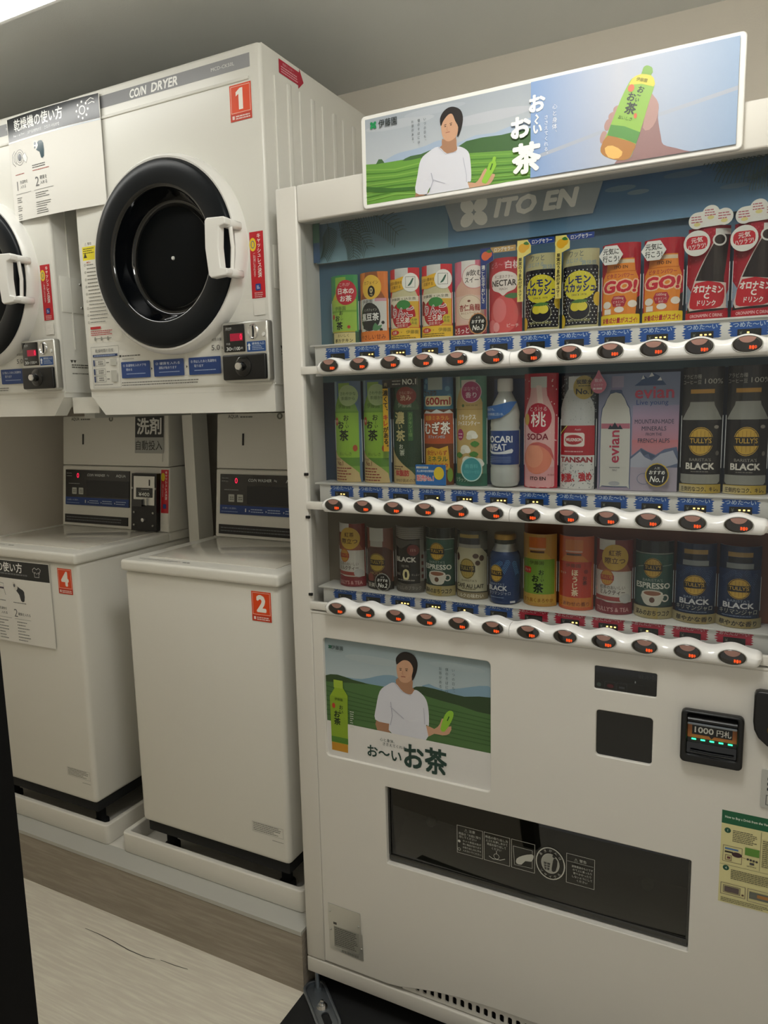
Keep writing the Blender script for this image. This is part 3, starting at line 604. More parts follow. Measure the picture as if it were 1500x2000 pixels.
# ------------------------------------------------------------------ sign board on top
SX0, SX1, SZ0, SZ1 = .2088, .861, 1.7595, 1.9255
sb = thing('advertising_sign', 'wide white framed tea advertising sign standing on top of the drinks machine', 'sign', ((SX0 + SX1) / 2, -.006, SZ0))
part('board', plate([rrect(SX0, SX1, SZ0, SZ1, .008)], -.010, -.001, .002), 'plastic_white', sb)
a = Art((9, 7.5, 643, 159), .04)
a.rect(9, 7.5, 643, 159, '#aab2bc'); a.blend(9, 60, 327, 159, '#b9bfc4', '#a0a8b1', 8)
a.ell(80, 140, 70, 8, '#b0b6bc'); a.ell(250, 120, 80, 9, '#b6bac1'); a.ell(150, 150, 60, 6, '#aab1b9')
a.poly([(20, 70), (48.8, 81), (75.9, 89), (107.5, 90.5), (133.4, 92.8), (153.8, 97), (166, 93), (166, 60), (20, 60)], '#9fb0c6', 3); a.poly([(193, 70), (193.6, 86.8), (227.6, 93.8), (263.1, 91.8), (293.2, 97.9), (327, 105.1), (327.2, 60)], '#a3b3c8')
a.poly([(9, 80), (37.8, 77), (96.8, 76), (143.4, 80), (163.7, 81), (217.8, 66), (327, 54), (327, 0), (9, 0)], '#679a3e')
a.poly([(193.5, 80), (210.7, 87), (239.5, 88), (274.8, 86), (327, 88), (327, 54), (274.8, 60), (217.8, 66), (195, 72)], '#3f6436', 1); a.poly([(85, 75), (102, 80), (122.9, 80), (143.5, 84), (163, 84), (150, 76), (102, 73)], '#44683a', 2); a.poly([(30, 77), (36, 85), (43, 84), (48, 77)], '#44683a')
for k in range(9): a.line([(9, 70 - 7 * k), (70, 62 - 5.5 * k), (140, 66 - 7 * k)], 2, '#4d8030' if k % 2 else '#7fae4c'); a.line([(215, 62 - 6.5 * k), (270, 55 - 6 * k), (327, 48 - 5.5 * k)], 2, '#4d8030' if k % 2 else '#78a846')
a.poly([(9, 40), (60, 30), (110, 26), (110, 20), (50, 24), (9, 30)], '#3c6a2a')
man(a, [(162.2, 121.7), (161.3, 132.7), (166.9, 142.5), (176.9, 148.1), (188, 147.7), (200.1, 140.5), (204.9, 127.8), (203.1, 113.2), (197.4, 99.1), (193.7, 97.6), (195.8, 112.3), (190.2, 124.1), (184.7, 136.3), (176.8, 136.3), (168, 128.2), (164.2, 121.3)],
    [(163.7, 121.4), (168, 131), (176.8, 139), (185, 138), (191.4, 124), (196, 113.4), (194.9, 102.8), (188.7, 95.3), (178.8, 92), (170.9, 95.1), (166, 102.5), (164.1, 111.5)],
    [(165, 98.5), (164.5, 87.6), (158.7, 83), (173.6, 71), (192.2, 73), (192.5, 82.9), (191, 98), (178.8, 92)],
    [(157.5, 86.5), (173.6, 72.4), (192.2, 74.1), (194.7, 80.6), (208.2, 74.6), (216.6, 63.5), (219.6, 37.1), (219, 18.7), (212.7, 17.5), (211.3, 0), (137, 0), (140.5, 20.4), (136, 9.4), (111.4, 14.6), (115.8, 44.4), (122.8, 70.1), (138.4, 80.9)],
    [(112.7, 16), (137.3, 11), (137, 0), (113, 0)], [(212.2, 17.5), (227.2, 14.2), (235.7, 21.6), (241.7, 31.4), (247.7, 35.9), (250.1, 28), (261.9, 24), (263.1, 20.6), (256, 9.9), (241.7, 4.5), (212.1, 1.6)],
    [(239.3, 15.6), (248.9, 32.5), (252.5, 42.6), (258.4, 45.9), (259.6, 51.1), (263.1, 52.6), (265.9, 50), (264.3, 45), (266.2, 38.3), (261.9, 30.4), (248.9, 11.4), (244.1, 11.2)], (176.5, 116.5, .72))
a.line([(143, 44), (146.6, 30), (139, 12)], 1.5, '#a9abb8'); a.line([(146, 32), (170, 22)], 1.2, '#b9bac6'); a.line([(205, 60), (211, 30), (211, 18)], 1.2, '#b4b6c2')
clover(a, 27, 146, 8, '#1d8a52'); a.t('伊藤園', 57, 146, 15, '#27302e', w=38, b=.015)
for i, s in enumerate(('いつの日も、', '僕のそばには', 'お茶がある。')): a.tv(s, 132 - 12 * i, 141, 5.2, '#2f3636', 1.42)
a.blend(327, 7.5, 470, 159, '#7f9cc8', '#b0b4c0', 16, False); a.blend(470, 7.5, 643, 159, '#b0b4c0', '#8fa6c4', 16, False); a.poly([(327, 40), (440, 62), (540, 74), (643, 90), (643, 84), (540, 68), (440, 56), (327, 34)], '#a6adbb')
sk, sk2 = '#a9847c', '#8d6a68'
a.poly([(504.5, 49.7), (513.8, 84.4), (515.4, 100.2), (519.4, 103.4), (523.6, 98.6), (531, 85.1), (530.6, 65.2), (535.5, 38.2), (539.9, 24.3), (558.2, 16.1), (578.3, 8), (610, 0), (480, -2), (469, 12), (488.8, 12.4), (494.8, 22.7)], sk2, 3)
a.poly([(513.8, 84.4), (515.4, 100.2), (519.4, 103.4), (523.6, 98.6), (531, 85.1), (528, 62), (518, 50), (508, 55)], sk, 2)
for p in ([(462.6, 92.2), (467.8, 95.3), (473, 93), (470, 84), (463, 85.8)], [(455.3, 83.3), (461.7, 87), (467, 83.2), (462, 73), (455.9, 74.9)], [(448.8, 70), (453.3, 77), (459.5, 75), (460.5, 67), (453.7, 60), (449.3, 62.6)], [(442, 50.4), (446.2, 60), (452.5, 58.1), (451.5, 48), (444.4, 42)]): a.poly(p, sk, 3)
a.poly([(506.1, 140), (510.1, 144.1), (516.2, 142.8), (520.4, 138), (519, 129.3), (523.9, 120.4), (523.2, 110.6), (515.7, 88.1), (504.5, 49.7), (494.8, 22.7), (488.8, 12.4), (476.1, 11.3), (461.1, 15.8), (446.9, 24.5), (443.4, 35.5), (453.8, 56.7), (473.9, 104.3), (485.9, 126.2), (492, 131.9), (503.2, 134.6)], '#86b13e', 3)
a.poly([(453.9, 52.5), (475, 44), (497.7, 32.5), (494, 22), (488.8, 12.4), (476.1, 11.3), (461.1, 15.8), (446.9, 24.5), (443.4, 35.5)], '#a8702c', 2); a.poly([(450, 34), (462, 36), (478, 24), (472, 15), (456, 19)], '#e0ae5a', 2)
a.poly([(458.9, 68.2), (480, 62), (504.5, 48.7), (498.7, 32.7), (478, 44), (453.8, 52.9)], '#4d8a36'); a.poly([(488, 126.7), (492, 131.9), (503.2, 134.6), (519, 129.3), (523.9, 120.4), (522.7, 112.7), (504.6, 120.3), (487, 122)], '#d2c436', 2); a.poly([(505.2, 138.2), (507, 143.8), (512.1, 145.5), (519, 141.5), (520.6, 137), (519.5, 131.7), (505.2, 135.5)], '#74a238', 2)
r_ = -.36
for ch, x, y, h in (('お', 504, 112, 11), ('〜', 501, 104, 7), ('い', 498.5, 97.5, 7), ('お', 490, 104, 14), ('茶', 489, 87, 18)): a.t(ch, x, y, h, '#1c2a1c', b=.03, rot=r_)
a.ell(489, 117, 5, 5.5, '#d0643c'); a.ell(496.5, 74.5, 2.5, 4, '#c8603a'); a.t('伊藤園', 505, 126, 6, '#6a6a20', rot=r_); a.t('おいしさ', 481, 74, 6, '#4c6a28', rot=r_)
for ch, x, y, h in (('お', 338, 124, 30), ('い', 339, 83, 17), ('お', 310, 91, 38), ('茶', 320, 40, 50)): a.t(ch, x, y, h, '#f4f4ee', b=.045)
a.line([(336, 106), (340, 101), (335, 96), (339, 91)], 3, '#f4f4ee')
a.tv('心と身体、', 368, 118, 9, '#eef0f4', 1.15); a.tv('ささえてくれる。', 354, 103, 7.5, '#eef0f4', 1.12)
stick('picture', a, flat(SX0, -.010, SZ0), sb, 'print', label='printed tea field, man and hand holding a bottle')

# ------------------------------------------------------------------ coin dryers
PIT = .6655
DX0, DX1, DY, DZ0, DZ1 = -.617, -.046, .033, 1.427, 2.134
dr = thing('coin_dryer', 'whole white coin dryer next to the drinks machine', 'dryer', ((DX0 + DX1) / 2, .3, DZ0), 'coin dryers on stands')
CXD, CZD = -.316, 1.735
part('front_panel', plate([rrect(DX0, DX1, DZ0 + .012, DZ1, .010), ring(CXD, CZD, .196, .196, 64)], DY, DY + .016, .006), 'white_paint', dr, 50)
body = part('body', [*[box(*q) for q in ((DX0 + .0003, DX0 + .010, DY + .0075, .60, DZ0 + .0125, DZ1 - .0005), (DX1 - .010, DX1 - .0003, DY + .0075, .60, DZ0 + .0125, DZ1 - .0005), (DX0 + .01, DX1 - .01, DY + .0075, .60, DZ1 - .01, DZ1 - .0005), (DX0 + .01, DX1 - .01, DY + .0075, .60, DZ0 + .0125, DZ0 + .022), (DX0 + .01, DX1 - .01, .56, .60, DZ0 + .022, DZ1 - .01))], box(DX0 + .003, DX1 - .003, DY + .004, .59, DZ0, DZ0 + .02)], 'white_paint', dr, 50)
part('front_ridge', [box(DX0 + .015, DX1 - .03, DY - .003, DY + .002, 2.066, 2.0725, .0015)], 'white_paint', dr)
for i in range(8): part('side_rib', box(DX1 - .002, DX1 + .003, .08 + .048 * i, .083 + .048 * i + (.012 if i % 2 else 0), 1.55, 2.085, .001), 'white_paint', dr)
part('side_hatch', box(DX1 - .001, DX1 + .0025, .050, .125, 1.645, 1.735, .001), 'white_paint', dr)
for z in (1.72, 1.66): part('screw', lathe([(0, .0045), (.003, .004), (.004, .0025)], 12, 'x', (DX1, .112, z)), 'steel', dr)
part('door_rim', lathe([(.219, .0335), (.219, .018), (.215, .006), (.2095, .000), (.2055, .001), (.2035, .008), (.200, .02)], 72, 'y', (CXD, 0, CZD), cap=False), 'plastic_white', dr, 40, label='white plastic rim of the round door')
ring_ = part('door', lathe([(.2040, .012), (.2040, .001), (.2025, -.0045), (.198, -.008), (.180, -.0112), (.160, -.0098), (.1505, -.0075)], 96, 'y', (CXD, 0, CZD), cap=False), 'dryer_ring', dr, 60, label='black round door')
part('door_glass', lathe([(.1508, -.0074), (.1480, -.0066), (.1455, -.0050), (.1438, -.0028), (.1426, .0000), (.1405, .006), (.134, .024), (.1290, .037), (.1265, .0412), (.1230, .0435), (.1195, .0432), (.1165, .0415), (.1140, .0392), (.1118, .0385)], 96, 'y', (CXD, 0, CZD), cap=False), 'bowl_glass', ring_, 60)
part('door_disc', lathe([(.1122, .0386), (.108, .0372), (.06, .0345), (0, .0335)], 64, 'y', (CXD, 0, CZD), cap=False), 'bowl_disc', ring_, 60)
part('centre_pin', lathe([(0, -.003), (.0035, -.0025), (.0055, .002)], 16, 'y', (CXD + .004, .0335, CZD - .002)), 'cap_white', ring_)
# handle: a white bracket standing off the rim
hx, hz = -.120, 1.722
hd_ = part('handle', [prism([(hx - .026, hz + .055), (hx - .02, hz + .0605), (hx + .024, hz + .058), (hx + .028, hz + .053), (hx + .027, hz + .043), (hx + .010, hz + .040), (hx + .007, hz), (hx + .010, hz - .042), (hx + .027, hz - .045), (hx + .028, hz - .054), (hx + .023, hz - .059), (hx - .016, hz - .061), (hx - .022, hz - .055), (hx - .028, hz)], 'y', -.050, -.030), box(hx + .004, hx + .027, -.035, .01, hz + .041, hz + .057, .003), box(hx + .004, hx + .027, -.035, .01, hz - .058, hz - .042, .003)], 'plastic_white', dr, 30)
bmod = hd_.modifiers.new('bevel', 'BEVEL'); bmod.width = .003; bmod.segments = 3; bmod.limit_method = 'ANGLE'
part('handle_grip', tube([(hx + .021, -.024, hz + .045), (hx + .0235, -.022, hz), (hx + .021, -.024, hz - .045)], .0045, 12), 'plastic_white', hd_)
# coin unit
cb = part('coin_unit', [box(-.1665, -.0425, .012, DY + .002, 1.447, 1.5765, .006, 3)], 'brushed', dr, label='silver coin box')
part('lock_plate', box(-.162, -.0455, .003, .013, 1.4505, 1.5055, .004, 3), 'black', cb)
part('lock', [lathe([(.0, -.018), (.009, -.018), (.010, -.016), (.010, 0)], 24, 'y', (-.104, .004, 1.479)), lathe([(.016, -.006), (.0215, -.003), (.0225, 0)], 28, 'y', (-.104, .004, 1.479))], 'black_gloss', cb)
part('key_cylinder', lathe([(0, -.0215), (.0075, -.021), (.0085, -.018)], 20, 'y', (-.104, .004, 1.479)), 'chrome', cb)
part('display', box(-.160, -.103, .0095, .0125, 1.5115, 1.5705, .0015), 'black_gloss', cb)
part('display_window', box(-.141, -.107, .0088, .0095, 1.535, 1.551), 'dim_red', cb); emit_text('lit_digit', '0', -.111, .0085, 1.543, .006, .012, 'led_pink', cb)
a = Art(); a.t('運転時間', 15, 51, 5, '#b8bab8', w=16); a.lines(6, 24, 47, 1, 3, 1, '#8d8f8d'); a.t('料金', 13, 18, 5, '#b8bab8', w=11); a.t('30', 14, 7, 11, '#e9ebe6', w=13); a.t('分', 23, 7, 5, '#e9ebe6'); a.t('/100', 36, 7, 11, '#e9ebe6', w=18); a.t('円', 50, 7, 6, '#e9ebe6'); stick('display_print', a, flat(-.160, .0095, 1.5115), cb)
part('coin_slot', [lathe([(.0165, .0), (.0165, -.002), (.0145, -.004), (.013, -.002), (.0, -.001)], 32, 'y', (-.080, .012, 1.553), .82)], 'chrome', cb); part('slot_opening', box(-.0805, -.0785, .0085, .0113, 1.541, 1.565), 'black', cb)
a = Art(); a.rr(0, 0, 50, 22, 1.5, '#1f4a86'); a.poly([(4, 4), (8, 4), (8, 13), (10.5, 13), (6, 19), (1.5, 13), (4, 13)], '#e8ecee'); a.t('硬貨投入口', 30, 17, 6, '#dfe6ee', w=32); a.lines(14, 46, 11, 3, 3.4, 1.2, '#b8c6da', .3); stick('coin_note', a, flat(-.0985, .012, 1.510), cb)
part('reject_button', lathe([(0, -.003), (.004, -.003), (.005, 0)], 16, 'y', (-.052, .012, 1.545), .8), 'cap_white', cb)
# printed front
a = Art(); O = (DX0, DZ0)
a.blend(24, 663, 545, 690, '#77787a', '#97989a', 6, False); a.t('CO/N', 232, 676, 24, '#f6f6f2', w=52, b=.035, it=.2, hh=19); a.t('DRYER', 310, 676.5, 24, '#f6f6f2', w=78, b=.035, it=.2, hh=19); a.t('MCD-CK50L', 474, 677, 10, '#e2e3df', w=62)
stick('brand_stripe', a, flat(O[0], DY - .0002, O[1]), dr); a = Art()
a.rr(14, 131, 128, 374, 5, '#e6e4da')
a.rect(15, 330, 60, 362, '#e8d82c'); a.t('⚠ 警告', 36, 368, 7, '#2c2c2a'); a.poly([(18, 336), (30, 336), (24, 348)], '#3a3420'); a.lines(18, 55, 356, 3, 5, 2, '#5c5420'); a.t('●禁止', 34, 325, 5, '#c85a20')
y = 318
for k in range(17): a.rim(20, y + 1, 2.8, 2.8, .7, '#44443f', 12) if k % 2 == 0 else None; a.lines(26, 62 + k * 2.4, y, 1, 3, 1.8, '#6c6c64', .35); y -= 8.6
a.rect(24, 164, 60, 170, '#c03034'); a.lines(24, 104, 158, 3, 4.5, 2, '#b8484a', .2); a.lines(40, 110, 140, 1, 3, 1.6, '#77776f'); [a.ell(38 + 22 * k, 140, 3, 5, '#8f8f86') for k in range(3)]
a.frame(20, 20, 115, 121, .7, '#77776f'); a.t('乾燥時間の目安', 66, 111, 9, '#3a3a36', w=62); a.rect(25, 96, 110, 102, '#2b3f6b'); a.lines(30, 106, 98, 1, 3, 2, '#9fb0d0')
for k, (yy, g) in enumerate(((74, 1), (52, 0), (34, 1))): a.rect(25, yy, 30, yy + 15, '#2b3f6b'); a.frame(32, yy, 66, yy + 15, .7, '#55554f'); a.lines(42, 62, yy + 9, 2, 5, 2, '#55554f', .2); a.lines(70, 80, yy + 6, 1, 3, 2.4, '#77776f', 0)
a.rect(85, 74, 104, 90, '#bdbdb4'); a.rect(85, 34, 104, 62, '#bdbdb4'); a.lines(24, 110, 27, 1, 4, 1.6, '#77776f')
for x, s1, s2 in ((121, '① 洗濯物を入れドアを', '閉める'), (227, '② 硬貨を入れる', '運転が始まります'), (336, '③ 停止したあと洗濯物を', '取り出す')):
    a.rr(x, 41, x + 94, 80, 2, '#23427f'); a.t(s1, x + 6, 71, 7, '#dfe5f0', al='l', w=76); a.t(s2, x + 16, 61, 7, '#dfe5f0', al='l'); a.lines(x + 16, x + 84, 50, 1, 3, 1.6, '#a9b8d6', .1)
a.poly([(219, 57), (219, 64), (223, 60.5)], '#22221f'); a.poly([(328, 57), (328, 64), (332, 60.5)], '#22221f'); a.rect(118, 92, 124, 97, '#33332f'); a.lines(127, 190, 93, 1, 3, 2.6, '#55554f', 0); a.lines(127, 165, 86, 1, 3, 1.5, '#77776f', 0)
a.lines(120, 370, 29, 2, 6, 2.2, '#6c6c64', .05); a.t('5.0', 418, 99, 17, '#33332f', w=24); a.t('kg', 439, 97, 9, '#33332f'); a.t('乾燥容量', 422, 117, 7, '#44443f', w=28)
stick('front_print', a, flat(O[0], DY - .0002, O[1]), dr)
# badge (re-used on the washers) and cashless strip
def badge(n):
    a = Art(); a.rect(0, 0, 56, 72, '#e5480f'); a.rect(1.5, 15, 54.5, 70.5, '#e5480f'); a.frame(3, 16, 53, 69, .9, '#f3d9c8'); (a.poly([(23, 22), (34, 22), (34, 64), (27, 64), (16, 57), (16, 49), (23, 53)], '#f7f3ea') if n == '1' else a.t(n, 28, 43, 46, '#f7f3ea', b=.05, hh=42)); a.rect(0, 0, 56, 14.5, '#c8391a'); a.rect(5, 4, 11, 11, '#f0d8d0'); a.lines(14, 52, 8, 2, 4.5, 2.4, '#f0d8d0', .05); return a
stick('number_badge', badge('1'), flat(-.1275, DY - .0006, 1.990), dr, label='red sticker with a white 1')
def cashless():
    a = Art(); a.rect(0, 0, 36, 138, '#c4202c'); a.ell(8, 112, 9, 14, '#e6c82c', 20); a.rim(8, 112, 5, 8, 1.6, '#3d6a9a'); a.tv('キャッシュレス決済', 24, 134, 11, '#f3e9e4', .92, b=.02); a.tv('ご利用になれます', 11, 95, 7, '#f0d8d4', .9); a.rr(11, 16, 25, 30, 2, '#24408a'); a.t('払', 18, 23, 9, '#e6eaf2'); a.lines(8, 30, 10, 3, 4, 1.6, '#e8c0bc', .1); a.rect(4, -36, 34, -5, '#e9e7df'); return a
stick('cashless_strip', cashless(), flat(-.0935, DY - .0006, 1.6245), dr, label='red cashless payment strip')
a = Art(); a.poly([(0, 0), (74, 0), (74, -7), (96, 12), (80, 36), (78, 28), (0, 28)], '#b5203a'); a.t('乾燥フィルター', 36, 22, 6, '#e6b4bc', w=42); a.lines(8, 76, 14, 3, 5, 2.2, '#e6b4bc', .1); stick('arrow_sticker', a, side(DX1 + .0004, .10, 2.097), dr, label='red arrow sticker on the side')
a = Art(); a.t('▼▼', 12, 60, 10, '#44443f'); a.lines(6, 80, 50, 2, 6, 3, '#66665e', .1); a.lines(6, 60, 28, 1, 6, 2.4, '#77776f'); stick('side_print', a, side(DX1 + .0004, .06, 1.46), dr)
d2 = dup(dr, -PIT, 'white coin dryer cut off by the left edge, with the instruction sheet hung beside it', skip=('number_badge',))

# rack that carries the dryers
st = thing('dryer_rack', 'pale grey steel rack carrying the two dryers above the washers', 'rack', (-.65, .3, .1602))
for d in (0, -PIT):
    part('front_beam', prism([(-.612 + d, 1.4268), (-.568 + d, 1.380), (-.0462 + d if d else -.0465, 1.380), (-.0465 + d, 1.4268)] if not d else [(-.617 + d, 1.4268), (-.617 + d, 1.380), (-.090 + d, 1.380), (-.050 + d, 1.4268)], 'y', .036, .075), 'white_paint', st)
    part('shelf_plate', box(-.615 + d, -.048 + d, .075, .59, 1.404, 1.4268), 'stand_grey', st)
    for x in (-.40, -.16): part('post', box(x + d, x + .04 + d, .605, .66, .1602, 1.404), 'stand_grey', st)
    part('rear_beam', box(-.615 + d, -.048 + d, .592, .66, 1.404, 1.4268), 'stand_grey', st)
part('gap_panel', box(-.712, -.617, .060, .0635, 1.385, 1.4268), 'white_paint', st)
part('post', [box(-.695, -.655, .449, .455, .1602, 1.404), box(-.661, -.655, .455, .518, .1602, 1.404)], 'white_paint', st)
part('side_beam', box(-.695, -.657, .08, .66, 1.372, 1.404), 'stand_grey', st)

# ------------------------------------------------------------------ coin washers
WX0_, WX1_, WYF = -.5575, -.0700, .0457
wa = thing('coin_washer', 'white top-loading coin washer right beside the drinks machine', 'washer', ((WX0_ + WX1_) / 2, .3, .1665), 'coin washers on trays')
part('body', [box(WX0_, WX1_, WYF, .575, .275, .980, .014, 4)], 'washer_white', wa, 50)
part('base', [box(WX0_ + .010, WX1_ - .010, WYF + .012, .565, .243, .276, .004)], 'rubber', wa)
for x in (WX0_ + .05, WX1_ - .05):
    for y in (WYF + .055, .53): part('foot', lathe([(.020, 0), (.022, .006), (.022, .022), (.014, .026), (.014, .08)], 20, 'z', (x, y, .1665)), 'rubber', wa)
part('motor_housing', lathe([(.0, 0), (.10, 0), (.12, .03), (.12, .06)], 24, 'z', (-.31, .32, .2)), 'rubber', wa)
lid = part('lid', [box(WX0_ - .002, WX1_ + .008, WYF - .010, .398, .9785, 1.0085, .008, 4), box(WX0_ - .002, WX1_ + .008, .395, .575, .9785, 1.0085, .008, 4)], 'washer_white', wa, 50)
part('lid_panel', box(WX0_ + .045, WX1_ - .035, WYF + .045, .385, 1.006, 1.0105, .002), 'lid_panel', lid, label='glossy raised panel of the lid')
a = Art(); a.lines(0, 150, 8, 2, 5, 2.2, '#77776f', .1); a.rect(150, 2, 162, 7, '#22221f'); a.ell(168, 5, 5, 3, '#22221f'); a.lines(20, 120, -4, 1, 4, 1.6, '#8a8a82', .1)
stick('lid_print', a, lambda u, v, l: (WX0_ + .035 + u * .001, WYF + .016 + v * .001, 1.0086 + l * .001), lid)
# control tower, leaning back
k_ = .105; TY, TZ = .3935, 1.0085
def ty(z): return TY + (z - TZ) * k_
tw = part('control_tower', [prism([(ty(1.0085), 1.0085), (ty(1.2085), 1.2085), (ty(1.2085) + .004, 1.2105), (.56, 1.2105), (.56, 1.0085)], 'x', WX0_ + .016, WX1_ + .009), prism([(ty(1.2125) + .001, 1.2125), (ty(1.374), 1.374), (.55, 1.374), (.55, 1.2125)], 'x', WX0_ + .016, WX1_ + .003), box(WX0_ + .008, WX1_ - .012, .50, .57, 1.0085, 1.374)], 'washer_white', wa)
bm_ = tw.modifiers.new('bevel', 'BEVEL'); bm_.width = .003; bm_.segments = 2; bm_.limit_method = 'ANGLE'
def tslab(x0, x1, z0, z1, t, dy=0.0): return prism([(ty(z0) - t - dy, z0), (ty(z1) - t - dy, z1), (ty(z1) + .001 - dy, z1), (ty(z0) + .001 - dy, z0)], 'x', x0, x1)
part('detergent_door', tslab(WX0_ + .03, WX1_ - .02, 1.228, 1.3735, .0015), 'washer_white', wa)
part('detergent_slot', tslab(-.4445, -.4385, 1.281, 1.3155, .0028), 'black', wa)
pn = part('control_panel', tslab(-.5225, -.228, 1.0795, 1.1965, .004), 'black_gloss', wa, label='black glossy control panel')
a = Art(); a.blend(0, 0, 294, 26, '#1b3a78', '#1d3f86', 3); a.rect(100, 30, 294, 84, '#222326'); a.t('CO/N WASHER', 145, 101, 12, '#d4d6d4', w=82, it=.2, b=.012); a.t('5kg', 200, 101, 8, '#c8cac8', it=.2); a.t('AQUA', 258, 100, 12, '#d9dbd9', w=44, b=.015)
a.lines(6, 32, 104, 2, 9, 2.6, '#8d8f8d', .2); a.lines(16, 74, 70, 1, 3, 2.4, '#9a9c9a', .1)
for x in (32, 64): a.rr(x, 36, x + 22, 58, 2, '#b9bab2'); a.lines(x + 5, x + 19, 48, 2, 6, 3, '#66675f', 0)
a.t('お使いの流れ', 36, 17, 6, '#c3cfe6', w=52); a.lines(6, 70, 6, 1, 4, 2, '#8fa4cc', .1); a.rect(94, 8, 98, 18, '#d9dde6')
for x in (108, 168, 230): a.poly([(x, 8), (x, 15), (x + 4, 11.5)], '#d9dde6'); a.lines(x + 7, x + 52, 15, 2, 7, 2.6, '#b4c3de', .1)
stick('panel_print', a, lean(-.5225, ty(1.0795) - .0042, 1.0795, k_), pn)
V_, F_, a0, a1, c0, c1 = glyphs('0')
part('lit_digit', ([(-.4625 + ((p[0] - a0) / (a1 - a0) - .5) * .010, ty(1.178) - .0048 + ((p[1] - c0) / (c1 - c0) - .5) * .016 * k_, 1.178 + ((p[1] - c0) / (c1 - c0) - .5) * .016) for p in V_], F_), 'led_pink', pn)
ns = part('notice_strip', tslab(-.5275, -.235, 1.0195, 1.047, .0025), 'black', wa); a = Art(); a.lines(8, 280, 17, 2, 9, 3, '#6c6e70', .1); stick('notice_print', a, lean(-.5275, ty(1.0195) - .0027, 1.0195, k_), ns)
cw = part('coin_unit', tslab(-.203, -.097, 1.013, 1.192, .018), 'black', wa, label='black coin box with a steel plate')
part('steel_plate', tslab(-.192, -.104, 1.094, 1.184, .020), 'brushed', cw); part('price_window', tslab(-.180, -.112, 1.118, 1.148, .0215), 'black_gloss', cw); part('coin_slot', tslab(-.1265, -.1235, 1.155, 1.174, .0215), 'black', cw); part('coin_cup', tslab(-.190, -.150, 1.090, 1.112, .028), 'black_gloss', cw)
a = Art(); a.t('¥400', 34, 10, 16, '#e6e8e2', w=46, b=.015); a.lines(22, 60, 24, 1, 4, 2.6, '#a9aba6', .1); stick('price_print', a, lean(-.180, ty(1.118) - .0217, 1.118, k_), cw)
part('lock', lathe([(0, -.006), (.006, -.0055), (.0075, 0)], 20, 'y', (-.150, ty(1.047) - .0185, 1.047)), 'chrome', cw)
for x, z in ((-.190, 1.030), (-.190, 1.070), (-.110, 1.030), (-.110, 1.070), (-.198, 1.146), (-.101, 1.146)): part('screw', lathe([(0, -.0035), (.003, -.003), (.004, 0)], 12, 'y', (x, ty(z) - .0182, z)), 'steel', cw)
part('release_lever', tslab(-.135, -.131, 1.094, 1.116, .026), 'steel', cw)
a = Art(); a.rect(0, 0, 31, 135, '#c4202c'); a.ell(8, 112, 8, 13, '#e6c82c', 20); a.tv('キャッシュレス決済', 21, 131, 10, '#f3e9e4', 1.0, b=.02); a.tv('ご利用になれます', 8, 95, 6, '#f0d8d4', .95); a.rr(9, 14, 22, 28, 2, '#24408a'); a.rect(2, -34, 31, -4, '#dedcd3'); stick('cashless_strip', a, lean(-.0945, ty(1.069) - .0008, 1.069, k_), wa)
a = Art(); a.t('AQUA', 20, 6, 14, '#55564f', w=38, b=.01); a.lines(46, 92, 3, 1, 4, 4, '#7a7b74', 0); stick('maker_print', a, lean(-.479 - .02, ty(1.3585) - .002, 1.3585, k_), wa); a = Art(); a.ell(186, 6, 10, 9, '#77786f'); a.ell(186, 6, 4, 5, '#c9c8bf'); stick('emblem', a, lean(-.479 - .02, ty(1.3585) - .002, 1.3585, k_), wa)
a = Art(); a.frame(0, 0, 93, 26, .5, '#77776f'); a.lines(3, 90, 22, 5, 4.6, 1.8, '#66665e', .3); a.lines(60, 93, -12, 1, 4, 1.6, '#8a8a82', .1); stick('rating_label', a, flat(-.1795, WYF - .0002, .344), wa)
b2_ = stick('number_badge', badge('2'), flat(-.1465, WYF - .0006, .891), wa, label='red sticker with a white number')
w4 = dup(wa, -PIT, 'white coin washer with an instruction sheet on its front, at the left edge', skip=('number_badge',))
stick('number_badge', badge('4'), flat(-.1465 - PIT, WYF - .0006, .891), w4, label='red sticker with a white 4')
a = Art(); a.rect(0, 0, 121, 118, '#a9aaa6'); a.rect(1, 50, 121, 118, '#38393a'); a.t('洗剤', 60, 85, 54, '#e9e9e4', w=104, b=.03); a.t('自動投入', 60, 25, 32, '#33342f', w=112, b=.012)
stick('detergent_sticker', a, lean(-.8715, ty(1.2545) - .0022, 1.2545, k_), w4, label='grey sticker about automatic detergent')

# trays on the step
def tray(x0, x1, y0, y1, z0, z1, t):
    return plate_z([rrect(x0, x1, y0, y1, .012), rrect(x0 + t, x1 - t, y0 + t, y1 - t, .010)], z0, z1), plate_z([rrect(x0 + .004, x1 - .004, y0 + .004, y1 - .004, .010)], z0, z0 + .0063)
def plate_z(ol, z0, z1, bev=0.0035):
    bev = min(bev, (z1 - z0) / 2.2); return horiz(ol, z0, z1, bev)
tr = thing('washer_tray', 'white drip tray touching the drinks machine side, under the nearer washer', 'tray', (-.338, .33, .1602), 'drip trays under the washers')
g1, g2 = tray(-.6415, -.0352, .0443, .60, .1602, .2187, .016)
part('rim', g1, 'tray_white', tr, 50); part('floor_pan', g2, 'tray_white', tr)
dup(tr, -PIT, 'white drip tray under the washer at the left edge')

